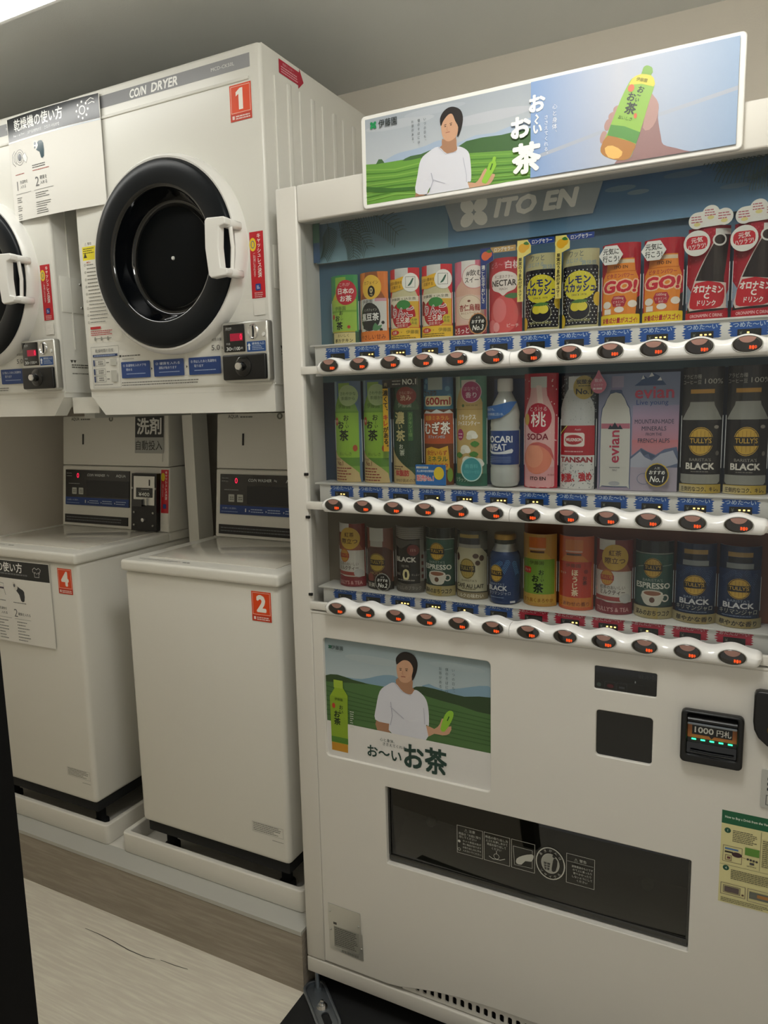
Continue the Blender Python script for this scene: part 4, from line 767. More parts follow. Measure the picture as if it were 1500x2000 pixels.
# hung instruction sheets
sh = thing('instruction_sheet', 'white laminated dryer instruction sheet with a glossy black heading', 'sheet', (-.665, DY - .008, 1.875))
def bow(u0, v0): return lambda u, v, l: (u0 + u * .001, DY - .006 - .006 * math.sin(math.pi * u / 327) - (l + .2) * .001, v0 + v * .001)
def grid(pl, W_, H_, nx, ny, th):
    V, F = [], []
    for l in (0, -th):
        for j in range(ny + 1):
            for i in range(nx + 1): V.append(pl(W_ * i / nx, H_ * j / ny, l))
    n = (nx + 1) * (ny + 1)
    for j in range(ny):
        for i in range(nx): q = j * (nx + 1) + i; F.append((q, q + 1, q + nx + 2, q + nx + 1)); F.append((q + n, q + n + nx + 1, q + n + nx + 2, q + n + 1))
    return V, F
part('sheet', grid(bow(-.8275, 1.876), 327, 248, 16, 2, .5), 'paper', sh)
a = Art(None, .02); a.rect(2, 192, 325, 246, '#26292b'); a.t('乾燥機の使い方', 118, 226, 30, '#f2f2ee', w=180, b=.02); a.t('How to use Dryer', 45, 202, 8, '#c9cbca', w=44); a.t('烘干机的使用方法', 105, 202, 8, '#c9cbca', w=52); a.t('건조기 사용방법', 168, 202, 8, '#c9cbca', w=52)
a.rim(272, 218, 10, 10, 2.4, '#f0f0ea'); a.dots([(272 + 18 * math.cos(q), 218 + 18 * math.sin(q)) for q in (0, .785, 1.57, 2.36, 3.14, 3.93, 4.71, 5.5)], 2.8, '#f0f0ea', 10); a.line([(286, 234), (300, 240), (310, 236)], 1.6, '#f0f0ea'); a.line([(292, 228), (304, 231), (312, 228)], 1.6, '#f0f0ea'); a.rect(2, 188, 325, 191, '#c8d2da')
a.rim(40, 150, 17, 19, 1.2, '#4a4c50'); a.rim(40, 150, 11, 13, 1.2, '#4a4c50'); a.ell(40, 150, 7, 9, '#5a5f66'); a.line([(22, 168), (12, 160), (11, 140), (22, 131)], 1.3, '#4a4c50'); a.line([(26, 164), (18, 156), (18, 144), (26, 136)], 1.3, '#4a4c50'); a.poly([(50, 152), (62, 158), (70, 144), (64, 134), (56, 140)], '#f3f2ec'); a.line([(50, 152), (62, 158), (70, 144), (64, 134), (56, 140), (50, 152)], .9, '#4a4c50')
a.poly([(110, 172), (124, 176), (134, 168), (133, 138), (122, 136), (118, 150), (104, 158)], '#37505a', 2); a.poly([(98, 176), (108, 178), (114, 166), (104, 156), (98, 164)], '#e6e4dc', 2); a.ell(103, 172, 4, 4, '#66707a'); a.ell(102, 163, 3, 3, '#66707a')
a.lines(18, 56, 110, 1, 4, 1.8, '#b05a50', .1); a.lines(86, 140, 122, 2, 5, 1.8, '#5a5b5c', .3); a.lines(86, 152, 110, 1, 5, 1.8, '#b05a50', .1)
a.t('1', 22, 84, 32, '#77787a'); a.t('洗濯物を', 48, 91, 9, '#55575a', w=30); a.t('入れる', 44, 80, 9, '#55575a', w=22); a.t('2', 100, 84, 32, '#77787a'); a.t('硬貨を', 124, 91, 10, '#55575a', w=26); a.t('入れる', 124, 79, 10, '#55575a', w=26); a.rect(14, 64, 74, 64.8, '#77787a'); a.rect(86, 64, 158, 64.8, '#77787a')
for x0, x1, ys in ((16, 36, (54, 34, 14)), (90, 148, (56, 34, 18))):
    for y in ys: a.lines(x0, x1, y, 3, 5, 1.6, '#6a6b6c', .35)
stick('sheet_print', a, bow(-.8275, 1.876), sh, 'print_gloss', cut=327 / 16)
ws = thing('instruction_sheet', 'white washer instruction sheet taped to the front of the left washer', 'sheet', (-1.0, WYF - .004, .726))
def flat2(u, v, l): return (-1.166 + u * .001, WYF - .0035 - .003 * math.sin(math.pi * u / 325) - (l + .2) * .001, .7255 + v * .001)
part('sheet', grid(flat2, 325, 246, 12, 2, .5), 'paper', ws)
a = Art(None, .02); a.rect(2, 192, 323, 244, '#1c1e1f'); a.t('洗濯機の使い方', 116, 225, 30, '#f2f2ee', w=196, b=.02); a.lines(20, 236, 203, 1, 5, 4.4, '#6c6e70', .02); a.line([(258, 226), (266, 231), (274, 226), (282, 231), (290, 226), (286, 218), (282, 218), (282, 204), (264, 204), (264, 218), (258, 218), (258, 226)], 1.5, '#dededa'); a.line([(262, 214), (268, 218), (274, 213), (280, 218), (286, 214)], 1.2, '#dededa')
a.line([(96, 178), (126, 174), (126, 158), (96, 160)], 1.4, '#5a5b60'); a.rect(96, 158, 126, 163, '#40384a'); a.line([(126, 158), (132, 140)], 1.4, '#5a5b60')
a.poly([(180, 172), (200, 164), (214, 156), (212, 128), (198, 128), (192, 146), (178, 160)], '#2c2f33', 2); a.poly([(168, 182), (180, 178), (188, 166), (178, 156), (170, 166)], '#d9d6cc', 2); a.ell(174, 172, 4, 5, '#55585c')
a.lines(90, 130, 122, 1, 4, 2.4, '#77787a', 0); a.lines(164, 220, 120, 1, 4, 2.4, '#77787a', 0); a.t('1', 88, 90, 32, '#77787a'); a.t('洗濯物を', 114, 99, 9, '#55575a', w=34); a.t('入れる', 118, 86, 9, '#55575a', w=28); a.t('2', 170, 90, 34, '#77787a'); a.t('硬貨を入れる', 206, 88, 10, '#55575a', w=52); a.rect(80, 72, 150, 72.8, '#77787a'); a.rect(162, 72, 232, 72.8, '#77787a')
for x0, x1 in ((90, 138), (172, 226)): a.lines(x0, x1, 62, 7, 9, 2.2, '#77787a', .5)
stick('sheet_print', a, flat2, ws, cut=325 / 12)

# ------------------------------------------------------------------ drink samples behind the window
SHZ = [c + l + .0037 for c, l in zip(ROWZ, LIP)]
def sx(i): return .1240 + .0692 * i
ROWNAME = ('top', 'middle', 'bottom')
def curve_card(x, yf, z, R, U, H):
    n = 16; V, F = [], []; f0 = curved(x, yf, z, R)
    for l in (-.1, -1.2):
        for v in (0, H):
            for k in range(n + 1): V.append(f0(-U + 2 * U * k / n, v, l))
    m = n + 1
    for k in range(n): F += [(k, k + 1, m + k + 1, m + k), (2 * m + k + 1, 2 * m + k, 3 * m + k, 3 * m + k + 1), (m + k, m + k + 1, 3 * m + k + 1, 3 * m + k), (k + 1, k, 2 * m + k, 2 * m + k + 1)]
    F += [(0, m, 3 * m, 2 * m), (n, 2 * m + n, 3 * m + n, m + n)]
    return V, F
def sample(row, i, name, label, art, H, R=42, U=36, yf=None, w2=None, z=None, group=None, clips=True):
    x = sx(i) if w2 is None else w2; z = SHZ[row] + .0005; yf = yf if yf is not None else (.0430 if row < 2 else .0385)
    th = thing(name, label, 'sample ' + ('can' if 'can' in name else 'bottle' if 'bottle' in name else 'carton' if 'carton' in name else 'drink'), (x, yf + .008, z), group)
    part('card', curve_card(x, yf, z, R, U, H), 'card', th)
    art.clipbox = (-U, 0, U, H); stick('print', art, curved(x, yf, z, R), th, 'print_gloss', cut=4.5)
    f0 = curved(x, yf, z, R)
    if clips:
        for s in (-1, 1):
            a_, b_ = f0(s * (U + .3), 0, .6), f0(s * (U + .3), 0, -1.2); z0_, z1_ = z + H * .0002, z + H * .00062
            part('clear_edge_glint', box(min(a_[0], b_[0]) - .0003, max(a_[0], b_[0]) + .0003, min(a_[1], b_[1]), max(a_[1], b_[1]), z0_, z1_, .0003), 'clip', th)  # clear shell edge, its highlight put in as a pale opaque bar
    return th, (lambda u, v, l: f0(u, v, l))
def pop(th, name, art, x, y, z, outline, label=None):
    """a stand-up tag in front of a sample; outline in mm round its own origin"""
    p = part(name, plate([[(x + u * .001, z + v * .001) for u, v in outline]], y - .0008, y), 'card', th, label=label); stick(name + '_print', art, flat(x, y - .0008, z), p, 'print_gloss')
def bottle(a, cx, w, top, capw, caph, col, capcol, base=4, sh=.72):
    h = top - base; a.poly([(cx - w / 2, base + 3), (cx - w / 2 + 2, base), (cx + w / 2 - 2, base), (cx + w / 2, base + 3), (cx + w / 2, base + h * sh), (cx + w * .42, base + h * (sh + .07)), (cx + capw * .55, base + h * (sh + .17)), (cx + capw * .5, top - caph), (cx - capw * .5, top - caph), (cx - capw * .55, base + h * (sh + .17)), (cx - w * .42, base + h * (sh + .07)), (cx - w / 2, base + h * sh)], col)
    a.rect(cx - capw / 2 - .6, top - caph, cx + capw / 2 + .6, top, capcol)
def oval(a, x, y, rx, ry, s='TULLY\'S', c1='#c8a23c', c2='#241f18'):
    a.ell(x, y, rx, ry, c1); a.rim(x, y, rx * .95, ry * .95, 1, c2)
    for k in (-2, -1, 0, 1, 2): a.rect(x + k * rx * .3 - .5, y - ry * .72, x + k * rx * .3 + .5, y + ry * .72, '#a8842e')
    a.rect(x - rx * 1.0, y - ry * .3, x + rx * 1.0, y + ry * .3, c2); a.t(s, x, y + ry * .05, 8, c1, w=rx * 1.7, hh=ry * .36, b=.02)
def tea(a, x, y, s, col='#1d2a18'):
    a.t('お', x + 6 * s, y + 26 * s, 12 * s, col, b=.02); a.t('〜', x + 7 * s, y + 17 * s, 7 * s, col, rot=-1.4); a.t('い', x + 8 * s, y + 10 * s, 7 * s, col, b=.02); a.t('お', x - 6 * s, y + 13 * s, 16 * s, col, b=.03); a.t('茶', x, y - 6 * s, 21 * s, col, b=.03)
# ---- top row
a = Art(); a.rect(-36, 0, 36, 138, '#3d9458'); bottle(a, -2, 60, 134, 24, 22, '#cdbb3c', '#8cb84a', 0, .6); a.rect(-32, 26, 32, 76, '#9cc64e'); a.rect(-32, 64, 32, 68, '#82ad40'); a.rect(-32, 76, 32, 90, '#a6c64c'); a.t('伊藤園', -4, 72, 9, '#3c4a20'); tea(a, -6, 42, .8); a.ell(-23, 56, 4, 5, '#c04a34'); a.ell(15, 34, 3.4, 3.4, '#c04a34')
a.ell(10, 103, 23, 25, '#c5283a'); a.t('これが', 8, 119, 8, '#f0c8c4'); a.t('日本の', 10, 106, 13, '#f7efe8', w=34, b=.03); a.t('お茶', 10, 91, 13, '#f7efe8', b=.03); a.rect(-36, 0, 36, 24, '#2e5a44'); a.rect(-24, 0, 28, 23, '#dccf92'); a.t('おいしく', 2, 17, 7, '#3c3a20'); a.t('茶カテキン', 2, 7, 8, '#2c2c1c', w=42, b=.02)
sample(0, 0, 'sample_bottle', 'green tea sample card with a round red seal, first in the top row', a, 138)
a = Art(); a.rect(-36, 0, 36, 138, '#e0823c'); a.poly([(-30, 85), (-18, 105), (-14, 138), (14, 138), (18, 105), (30, 85)], '#9a5a34'); a.rect(-31, 22, 32, 86, '#d7d8d4'); a.rect(8, 80, 32, 86, '#d49aa8'); a.t('伊藤園', -10, 80, 9, '#3a3a38', w=26); a.ell(-5, 50, 24, 28, '#2b2d2c'); a.t('ノンカフェイン', -4, 64, 6, '#c9cac4', w=32); a.t('黒豆茶', -5, 50, 16, '#eeeeea', w=42, b=.03); a.dots([(24, 38), (-14, 20), (20, 24), (-20, 30)], 3.4, '#2b2d2c', 10); a.poly([(2, 26), (8, 38), (14, 32), (22, 34), (18, 26), (10, 22)], '#5a8f62', 2)
a.ell(0, 108, 22, 24, '#ecc04a'); a.t('カフェイン', 0, 117, 8, '#3c3420', w=32); a.ell(1, 100, 8, 11, '#26221a'); a.t('0', 1, 102, 14, '#e8d8a0', b=.02); a.t('mg', 1, 93, 5, '#e8d8a0'); a.rr(-36, -4, 36, 22, 3, '#e88238'); a.t('やさしい甘み', 0, 10, 11, '#7a3a1c', w=58, b=.01)
sample(0, 1, 'sample_bottle', 'black bean tea sample card with an orange band, second in the top row', a, 138)
for i, pos in ((2, 'left'), (3, 'right')):
    a = Art(); a.rect(-36, 0, 36, 138, '#d0303c'); a.rect(-17, 108, 13, 138, '#d5d6d2'); a.poly([(-34, 80), (-22, 104), (22, 104), (34, 80)], '#cfc8a0', 1); a.rect(-33, 24, 34, 84, '#e2ddc6'); a.rect(14, 24, 34, 74, '#dcb23c'); a.t('伊藤園 × JA全農', 0, 79, 6, '#4a4a40', w=56); a.ell(-30, 58, 10, 14, '#8a2430'); a.ell(0, 48, 27, 26, '#b9202c'); a.ell(2, 68, 15, 9, '#3d8a44'); a.t('りんご', 0, 54, 20, '#ffffff', w=48, b=.07); a.t('りんご', 0, 54, 20, '#8f1a26', w=46, b=.02); a.t('三兄弟', 0, 38, 12, '#f3efe4', w=30, b=.03); a.t('国産果汁', 0, 28, 7, '#f0c8c0', w=24); a.ell(24, 36, 8, 8, '#d8c23c'); a.t('長野', 24, 38, 6, '#3d5a20'); a.t('県産', 24, 32, 6, '#3d5a20')
    a.poly([(-36, 96), (-36, 120), (-16, 118), (4, 122), (4, 98), (-16, 94)], '#ecba34'); a.t('全国の農林を', -16, 111, 7, '#5a4012', w=34); a.t('応援する', -14, 103, 7, '#5a4012', w=24); a.ell(18, 110, 17, 18, '#f1f1ea'); a.frame(8, 100, 27, 121, .8, '#77807a'); a.poly([(12, 103), (18, 105), (22, 112), (24, 118), (21, 117), (17, 110)], '#3f6a5a', 2)
    a.rr(-36, -3, 36, 23, 2, '#ecc23c'); a.ell(-19, 15, 12, 5, '#c83a34'); a.t('全農', -19, 15, 6, '#f7efe0'); a.t('×', -2, 15, 6, '#6a5a20'); a.t('伊藤園', 20, 15, 8, '#4a5a24', w=24); a.lines(-30, 32, 7, 2, 4, 1.6, '#6a5a20', .3)
    sample(0, i, 'sample_bottle', 'apple juice sample card in red and yellow, %s of the pair' % pos, a, 138, group='apple juice samples')
a = Art(); a.rect(-36, 0, 36, 138, '#d8788c'); a.rect(-14, 110, 14, 138, '#e6e2de'); bottle(a, 0, 62, 112, 26, 4, '#dfb4a0', '#e6e2de', 18, .72); a.rect(-31, 22, 31, 74, '#e3c0b4'); a.ell(2, 52, 26, 24, '#ead9c2'); a.rim(2, 52, 25, 23, .8, '#b08a7a'); a.t('杏仁烏龍', 2, 52, 13, '#9a2f34', w=42, b=.03); a.t('あんにんウーロン', 2, 42, 5, '#8a5a50', w=34); a.ell(2, 64, 3, 2, '#7a3a30'); a.ell(12, 108, 24, 22, '#f0e8e0'); a.rim(12, 108, 24, 22, 1.2, '#d88a90'); a.t('#飲む', 12, 115, 12, '#3a3434', w=30, b=.01); a.t('スイーツ', 12, 102, 12, '#3a3434', w=36, b=.01); a.rect(-36, 0, 36, 20, '#a82c40'); a.t('とろっと', -16, 10, 13, '#f6ece8', w=36, b=.02); a.t('なめらか', 20, 9, 9, '#f0d0d0')
th, _ = sample(0, 4, 'sample_bottle', 'pink almond oolong sample card with a round white sticker', a, 138)
def recommend(th, n, x, y, z, edge, r=19):
    a = Art(); pts = []
    for k in range(36): q = 2 * math.pi * k / 36; rr_ = r if k % 2 else r * .955; pts.append((rr_ * math.cos(q), rr_ * 1.06 * math.sin(q)))
    a.poly(pts, edge); a.ell(0, 0, r * .88, r * .94, '#1a1b1a', 32); a.t('人気', 0, r * .6, r * .25, '#c8c8c0'); a.t('おすすめ', 0, r * .22, r * .4, '#f2f2ea', w=r * 1.3, b=.02, it=.15); a.t('No.' + n, 0, -r * .36, r * .7, '#f2f2ea', w=r * 1.2, b=.02, it=.25, hh=r * .52)
    pop(th, 'ranking_badge', a, x, y, z, pts, 'round black ranking badge')
recommend(th, '3', sx(4) + .023, .0345, SHZ[0] + .0205, '#c98a5a')
a = Art(); a.rect(-36, 0, 36, 138, '#b8303c'); a.t('とろ〜り', -10, 124, 12, '#d88a94', w=34); a.t('白桃', 18, 123, 15, '#f0d8d8', b=.02); a.poly([(-26, 94), (-22, 106), (0, 112), (22, 106), (26, 94), (22, 80), (8, 74), (0, 68), (-8, 74), (-22, 80)], '#e6dcd4', 3); a.t('不二家ネクター', 0, 102, 7, '#5a2428', w=36); a.t('NECTAR', 0, 91, 15, '#2c2424', w=48, b=.03); a.t('PEACH', 0, 80, 5, '#6a4a44'); a.ell(0, 34, 28, 34, '#d65a5a'); a.ell(-8, 42, 14, 22, '#e0787a'); a.poly([(2, 66), (14, 72), (32, 70), (20, 62)], '#4a7a4a', 2); a.t('ピーチ', 18, 14, 8, '#f0d4cc'); a.ell(-24, 14, 10, 12, '#e07a7a'); a.ell(-14, 12, 7, 9, '#eaa0a0')
th, _ = sample(0, 5, 'sample_can', 'red peach nectar can sample with a white heart label', a, 136)
def tagstrip(th, x, z, side_col, head_col, fruit, txt, tcol, head, z1=150, zb=50, htc='#f0f0ea'):
    a = Art(); out = [(-3, zb), (8, zb), (8, z1 - 26), (22, z1 - 20), (22, z1 - 7), (64, z1 - 7), (64, z1 + 3), (-3, z1 + 3)]
    a.poly(out, side_col); a.poly([(20, z1 - 7), (64, z1 - 7), (64, z1 + 3), (16, z1 + 3)], head_col); a.ell(9, z1 - 10, 13, 12, side_col); a.ell(7, z1 - 11, 8, 8, fruit); a.ell(13, z1 - 8, 6.5, 7, fruit); a.poly([(8, z1 - 3), (14, z1), (19, z1 - 5), (13, z1 - 6)], '#3d7a34', 2); a.t(head, 42, z1 - 2, 8, htc, w=36, b=.02); a.tv(txt, 2.5, z1 - 27, 7.2, tcol, .95, b=.02)
    pop(th, 'shelf_tag', a, x, .0368, z, out)
tagstrip(th, sx(5) - .0385, SHZ[0], '#243a80', '#b9965a', '#e0643c', '濃ごし仕立ておいしさ', '#f0f0ea', 'ロングセラー', 152, 46)
for i, pos in ((6, 'left'), (7, 'right')):
    a = Art(); a.rect(-36, 0, 36, 138, '#b9b488'); a.t('ワッと', -6, 128, 12, '#55606a', w=26); a.t('はじける', -10, 117, 9, '#7c96a8', w=32); a.t('爽快感', 17, 112, 9, '#7c96a8', w=26); a.rr(-34, 6, 34, 108, 4, '#181a22'); random.seed(5)
    a.dots([(-31 + 6.9 * p + (3.4 if q % 2 else 0), 10 + 6 * q) for p in range(10) for q in range(16)], 1.1, '#d9d9d2'); a.ell(0, 74, 30, 25, '#d6cc3a'); a.t('レモン', 0, 84, 16, '#1f2a6a', w=40, b=.045); a.t('スカッシュ', 0, 70, 16, '#1f2a6a', w=58, b=.045); a.t('SINCE 1978', 0, 58, 4.5, '#4a4a20', w=26); a.ell(0, 32, 20, 18, '#181a22'); a.rim(0, 32, 20, 18, .9, '#a9a88a'); a.ell(-6, 38, 9, 8, '#d6c83a'); a.ell(6, 38, 9, 8, '#dccf48'); a.poly([(-14, 46), (0, 50), (16, 48), (8, 44), (-6, 44)], '#4d7a3a', 2); a.t('果汁ゼロ本格派', 0, 14, 5, '#c9c88a', w=40); a.ell(-33, 14, 7, 12, '#d6b83a'); a.ell(33, 50, 8, 12, '#d6b83a')
    th, _ = sample(0, i, 'sample_can', 'navy dotted lemon soda can sample, %s of the pair' % pos, a, 136, group='lemon soda samples')
    tagstrip(th, sx(i) - .0375, SHZ[0], '#e8d87a', '#24408a', '#e6b02c', '果実のうまみがギュッ！', '#2c2c24', 'ロングセラー', 158, 54)
for i, pos in ((8, 'left'), (9, 'right')):
    a = Art(); a.rect(-36, 0, 36, 138, '#b0202e'); a.poly([(14, 18), (36, 18), (36, 50), (26, 44), (18, 30)], '#3a2c26'); a.poly([(-33, 18), (-32, 80), (-24, 92), (-22, 112), (24, 112), (26, 92), (32, 80), (28, 18)], '#e58a2e'); a.rect(-22, 104, 24, 110, '#d9c8a8'); a.t('ITO EN', 2, 98, 7, '#5a3a18', w=22, b=.02); a.rect(-26, 90, 28, 91.5, '#c86c1c'); a.t('ビタミンパワー', 0, 84, 8, '#a8383c', w=46, b=.02); a.t('GO!', 0, 66, 34, '#f3c8a0', w=66, b=.13, it=.12, hh=25); a.t('GO!', 0, 66, 34, '#c8283a', w=60, b=.05, it=.12, hh=21); a.poly([(-10, 50), (8, 50), (12, 42), (8, 32), (-10, 32), (-14, 42)], '#b02c3c'); a.t('1000mg', -1, 46, 6, '#f0d4c8', w=16); a.t('ビタミンC', -1, 40, 5, '#f0d4c8', w=18); a.t('配合', -1, 35, 4, '#f0d4c8'); a.ell(-22, 36, 8, 6, '#e9e2d4'); a.ell(22, 36, 8, 6, '#e9e2d4'); a.ell(0, 27, 8, 5, '#e9e2d4'); a.rect(-27, 20, -14, 29, '#efe6d2')
    a.rr(-36, -3, 36, 19, 2, '#e8cc28'); a.t('栄養成分量がスゴイ!', 0, 9, 10, '#a82430', w=62, b=.03, it=.1)
    th, _ = sample(0, i, 'sample_can', 'orange energy drink can sample on a red card, %s of the pair' % pos, a, 138, group='orange energy drink samples')
    a = Art(); hx_ = [(20 * math.cos(math.pi / 3 * k), 18 * math.sin(math.pi / 3 * k)) for k in range(6)]; a.poly(hx_, '#e4e4de'); a.t('元気に', 0, 6, 11, '#26261f', w=26, b=.02); a.t('行こう!', 0, -6, 11, '#26261f', w=27, b=.02); pop(th, 'hexagon_tag', a, sx(i) - .014, .0362, SHZ[0] + .118, hx_)
for i, pos in ((10, 'left'), (11, 'right')):
    a = Art(); a.rect(-36, 0, 36, 148, '#a3202e'); random.seed(9); a.dots([(random.uniform(-36, 36), random.uniform(20, 145)) for k in range(90)], 1.4, '#b83a48'); a.poly([(-36, 18), (-36, 60), (-20, 40), (-30, 18)], '#8fa2b4'); a.poly([(20, 18), (36, 48), (36, 18)], '#8fa2b4')
    bt = [(-34, 8), (-30, 8), (28, 16), (30, 30), (26, 62), (28, 80), (33, 128), (34, 140), (12, 140), (10, 124), (-4, 96), (-20, 60), (-32, 24)]; a.poly(bt, '#2a201c', 2); a.line([(-16, 72), (-4, 98), (8, 122)], 1.2, '#d9d4cc'); a.line([(-20, 62), (-14, 76)], 1.8, '#c9c4bc'); a.rect(10, 134, 36, 143, '#d3d2cc'); a.rim(17, 126, 11, 10, 2.6, '#dcdbd4'); a.ell(17, 126, 8, 7, '#2a201c')
    a.poly([(-32, 24), (-20, 64), (30, 58), (32, 18), (-28, 16)], '#d6c8c0'); a.poly([(-28, 28), (-18, 60), (20, 58), (28, 46), (26, 26), (14, 18), (-20, 18)], '#c0242f', 2); a.t('オロナミン', 2, 49, 13, '#f3ece4', w=46, b=.05, rot=-.08); a.t('C', 0, 38, 12, '#f3ece4', b=.04); a.t('ドリンク', 0, 27, 10, '#f3ece4', w=28, b=.03, rot=-.06)
    a.rect(-36, 0, 36, 13, '#b0222f'); a.t('ORONAMIN C DRINK', 0, 7, 7, '#e6b4b4', w=52, b=.03)
    th, _ = sample(0, i, 'sample_bottle', 'brown vitamin soda bottle sample on a dark red card, %s of the pair' % pos, a, 148, group='vitamin soda samples')
    a = Art(); pts = ring(0, 0, 20, 20, 28); a.poly(pts, '#e0dfd8'); a.rr(-16, -10, 16, 11, 8, '#bf2430'); a.t('元気', 0, 5, 9, '#f3e6e0', b=.02, rot=.1); a.t('ハツラツ!', 0, -5, 9, '#f3e6e0', w=27, b=.02, rot=.1); pop(th, 'round_tag', a, sx(i) - .017, .0362, SHZ[0] + .122, pts)
    a = Art(); out = []
    for cx_, cy_, r_, t0, t1 in ((-20, 0, 13, 90, 300), (20, 2, 13, -110, 80), (0, 9, 13, 20, 160)):
        for k in range(9): q = math.radians(t0 + (t1 - t0) * k / 8); out.append((cx_ + r_ * math.cos(q), cy_ + r_ * math.sin(q)))
    for cx_, cy_ in ((-20, 0), (0, 9), (20, 2)): a.ell(cx_, cy_, 13, 13, '#dddbd3', 24); a.lines(cx_ - 9, cx_ + 9, cy_ + 5, 3, 4, 1.6, '#b0606a', .3); a.ell(cx_, cy_ - 6, 5, 3, '#d8cc8a')
    pop(th, 'cloud_tag', a, sx(i) + .002, .0412, SHZ[0] + .158, out)
# ---- middle row
for i, pos in ((0, 'first in the row'), (1, 'second in the row, beside the yellow tag')):
    a = Art(); a.rect(-36, 0, 36, 212, '#5a7896'); a.rect(-36, 150, -22, 212, '#8fa8b4'); bottle(a, -2, 64, 208, 26, 24, '#7aa644', '#8cb04e', 2, .70); a.rect(-34, 34, 30, 150, '#8cb83e'); a.rect(-34, 146, 30, 150, '#6f9c38'); a.rect(-34, 34, 30, 52, '#5c8c34'); a.t('伊藤園', -2, 160, 11, '#3f5a20', w=30); tea(a, -4, 106, 1.15); a.ell(-24, 128, 5.5, 9, '#b04a30'); a.t('特', -24, 128, 7, '#f0d8c0'); a.ell(21, 72, 5, 7, '#b0502f'); a.t('おいしさ', -2, 60, 8, '#4c6a24', w=30)
    a.poly([(-36, 0), (-36, 68), (-24, 56), (-4, 44), (14, 32), (28, 20), (32, 0)], '#c6b07c', 1); a.t('No.1', -16, 40, 14, '#7a4a2c', w=18, b=.03); a.t('世界緑茶', -24, 48, 5, '#6a4a2c'); a.lines(-30, 16, 28, 5, 6, 2.6, '#8a4034', .3); a.ell(8, 182, 22, 22, '#a6bf86'); a.t('さわやかな', 8, 186, 8, '#3c5a2c', w=34); a.t('茶畑から', 8, 176, 8, '#3c5a2c', w=30)
    sample(1, i, 'sample_bottle', 'pale green tea bottle sample, middle shelf, ' + pos, a, 212, group='green tea bottle samples')
a = Art(); a.rect(-36, 0, 36, 212, '#2f4738'); bottle(a, 0, 64, 208, 26, 24, '#3c5c40', '#34503a', 2, .72); a.rect(-34, 34, 33, 150, '#284330'); a.t('伊藤園', 0, 160, 11, '#a9b49a', w=30); a.t('濃', -12, 134, 26, '#c8bc84', b=.03); a.t('い', -10, 116, 13, '#c8bc84', b=.03); a.t('茶', -10, 98, 24, '#c8bc84', b=.03); a.t('お〜いお茶', -6, 68, 8, '#cfd4c0', w=12); a.t('お', -8, 76, 11, '#cfd4c0', b=.02); a.t('茶', -6, 63, 12, '#cfd4c0', b=.02); a.rect(8, 88, 18, 146, '#3f6a3c'); a.tv('カテキン2倍', 13, 144, 8, '#8fb06a', 1.0); a.poly([(-36, 0), (-36, 76), (-24, 58), (-4, 40), (14, 26), (26, 12), (30, 0)], '#c2ab78', 1); a.t('体脂肪', -8, 22, 13, '#b03a38', w=34, b=.05); a.lines(-30, 0, 34, 2, 5, 2.2, '#6a4a30', .3); a.t('BMIが高めの方', 0, 7, 8, '#4a3c28', w=46); a.ell(4, 178, 22, 18, '#8f3a30'); a.t('さらに深い', 4, 184, 7, '#d8b09a', w=28); a.t('渋み', 4, 174, 12, '#e0c0a0', b=.02)
th, _ = sample(1, 2, 'sample_bottle', 'dark green strong tea bottle sample with a black number one tag', a, 212)
a = Art(); out = [(-42, 66), (-30, 66), (-30, 194), (35, 198), (35, 214), (-42, 210)]; a.poly(out, '#171713'); a.rect(-42, 66, -30, 193, '#e2b428'); a.t('NO.1', 18, 205, 15, '#ecece4', w=30, b=.03); a.lines(-20, 0, 206, 2, 6, 2.2, '#b9b9ae', .1); a.t('売', -35, 201, 8, '#c8b48a'); a.tv('濃くて、キレがある。', -36, 190, 12.2, '#2a2412', 1.0, b=.03); a.tv('キレ', -36, 141, 12.2, '#c8402c', 1.0, b=.03); pop(th, 'shelf_tag', a, sx(2) - .002, .0365, SHZ[1] + .001, out)
a = Art(); a.rect(-36, 0, 36, 212, '#6a3c22'); a.blend(-36, 150, 36, 212, '#3f7f9a', '#2a5c8c', 5); a.rect(-18, 188, 14, 212, '#9aa6a0'); a.dots([(-28, 195), (-30, 180), (24, 190), (28, 175), (-24, 205)], 5, '#5c93b4', 12); a.poly([(-36, 140), (-24, 148), (-10, 144), (2, 150), (16, 144), (28, 149), (36, 142), (36, 120), (-36, 120)], '#d9dedc', 1); a.rect(-34, 82, 35, 142, '#b5532c'); a.t('健康ミネラル', 0, 133, 10, '#d8a23c', w=54, b=.02); a.t('むぎ茶', 0, 113, 26, '#6a2a14', w=60, b=.07); a.t('むぎ茶', 0, 113, 26, '#f4efe4', w=58, b=.03); a.t('カフェインゼロ', 0, 96, 7, '#9cc8d8', w=36, b=.03); a.t('たっぷり', -14, 182, 11, '#4a3a14', w=32, b=.03); a.rr(-27, 156, 32, 176, 5, '#e8ddb0'); a.t('600ml', 3, 166, 20, '#a82a28', w=54, b=.03); a.poly([(-28, 30), (-26, 72), (-10, 76), (6, 72), (24, 78), (28, 30)], '#d8a82c', 1); a.t('余分いらず', 0, 64, 11, '#a8501c', w=44, b=.03); a.t('ミネラル', 2, 52, 12, '#3d6a2c', w=42, b=.03); a.t('ザクザク', 4, 38, 11, '#c04a20', w=40, b=.03); a.ell(28, 20, 6, 14, '#7a9a3a')
th, _ = sample(1, 3, 'sample_bottle', 'barley tea bottle sample with a red 600 millilitre banner', a, 212)
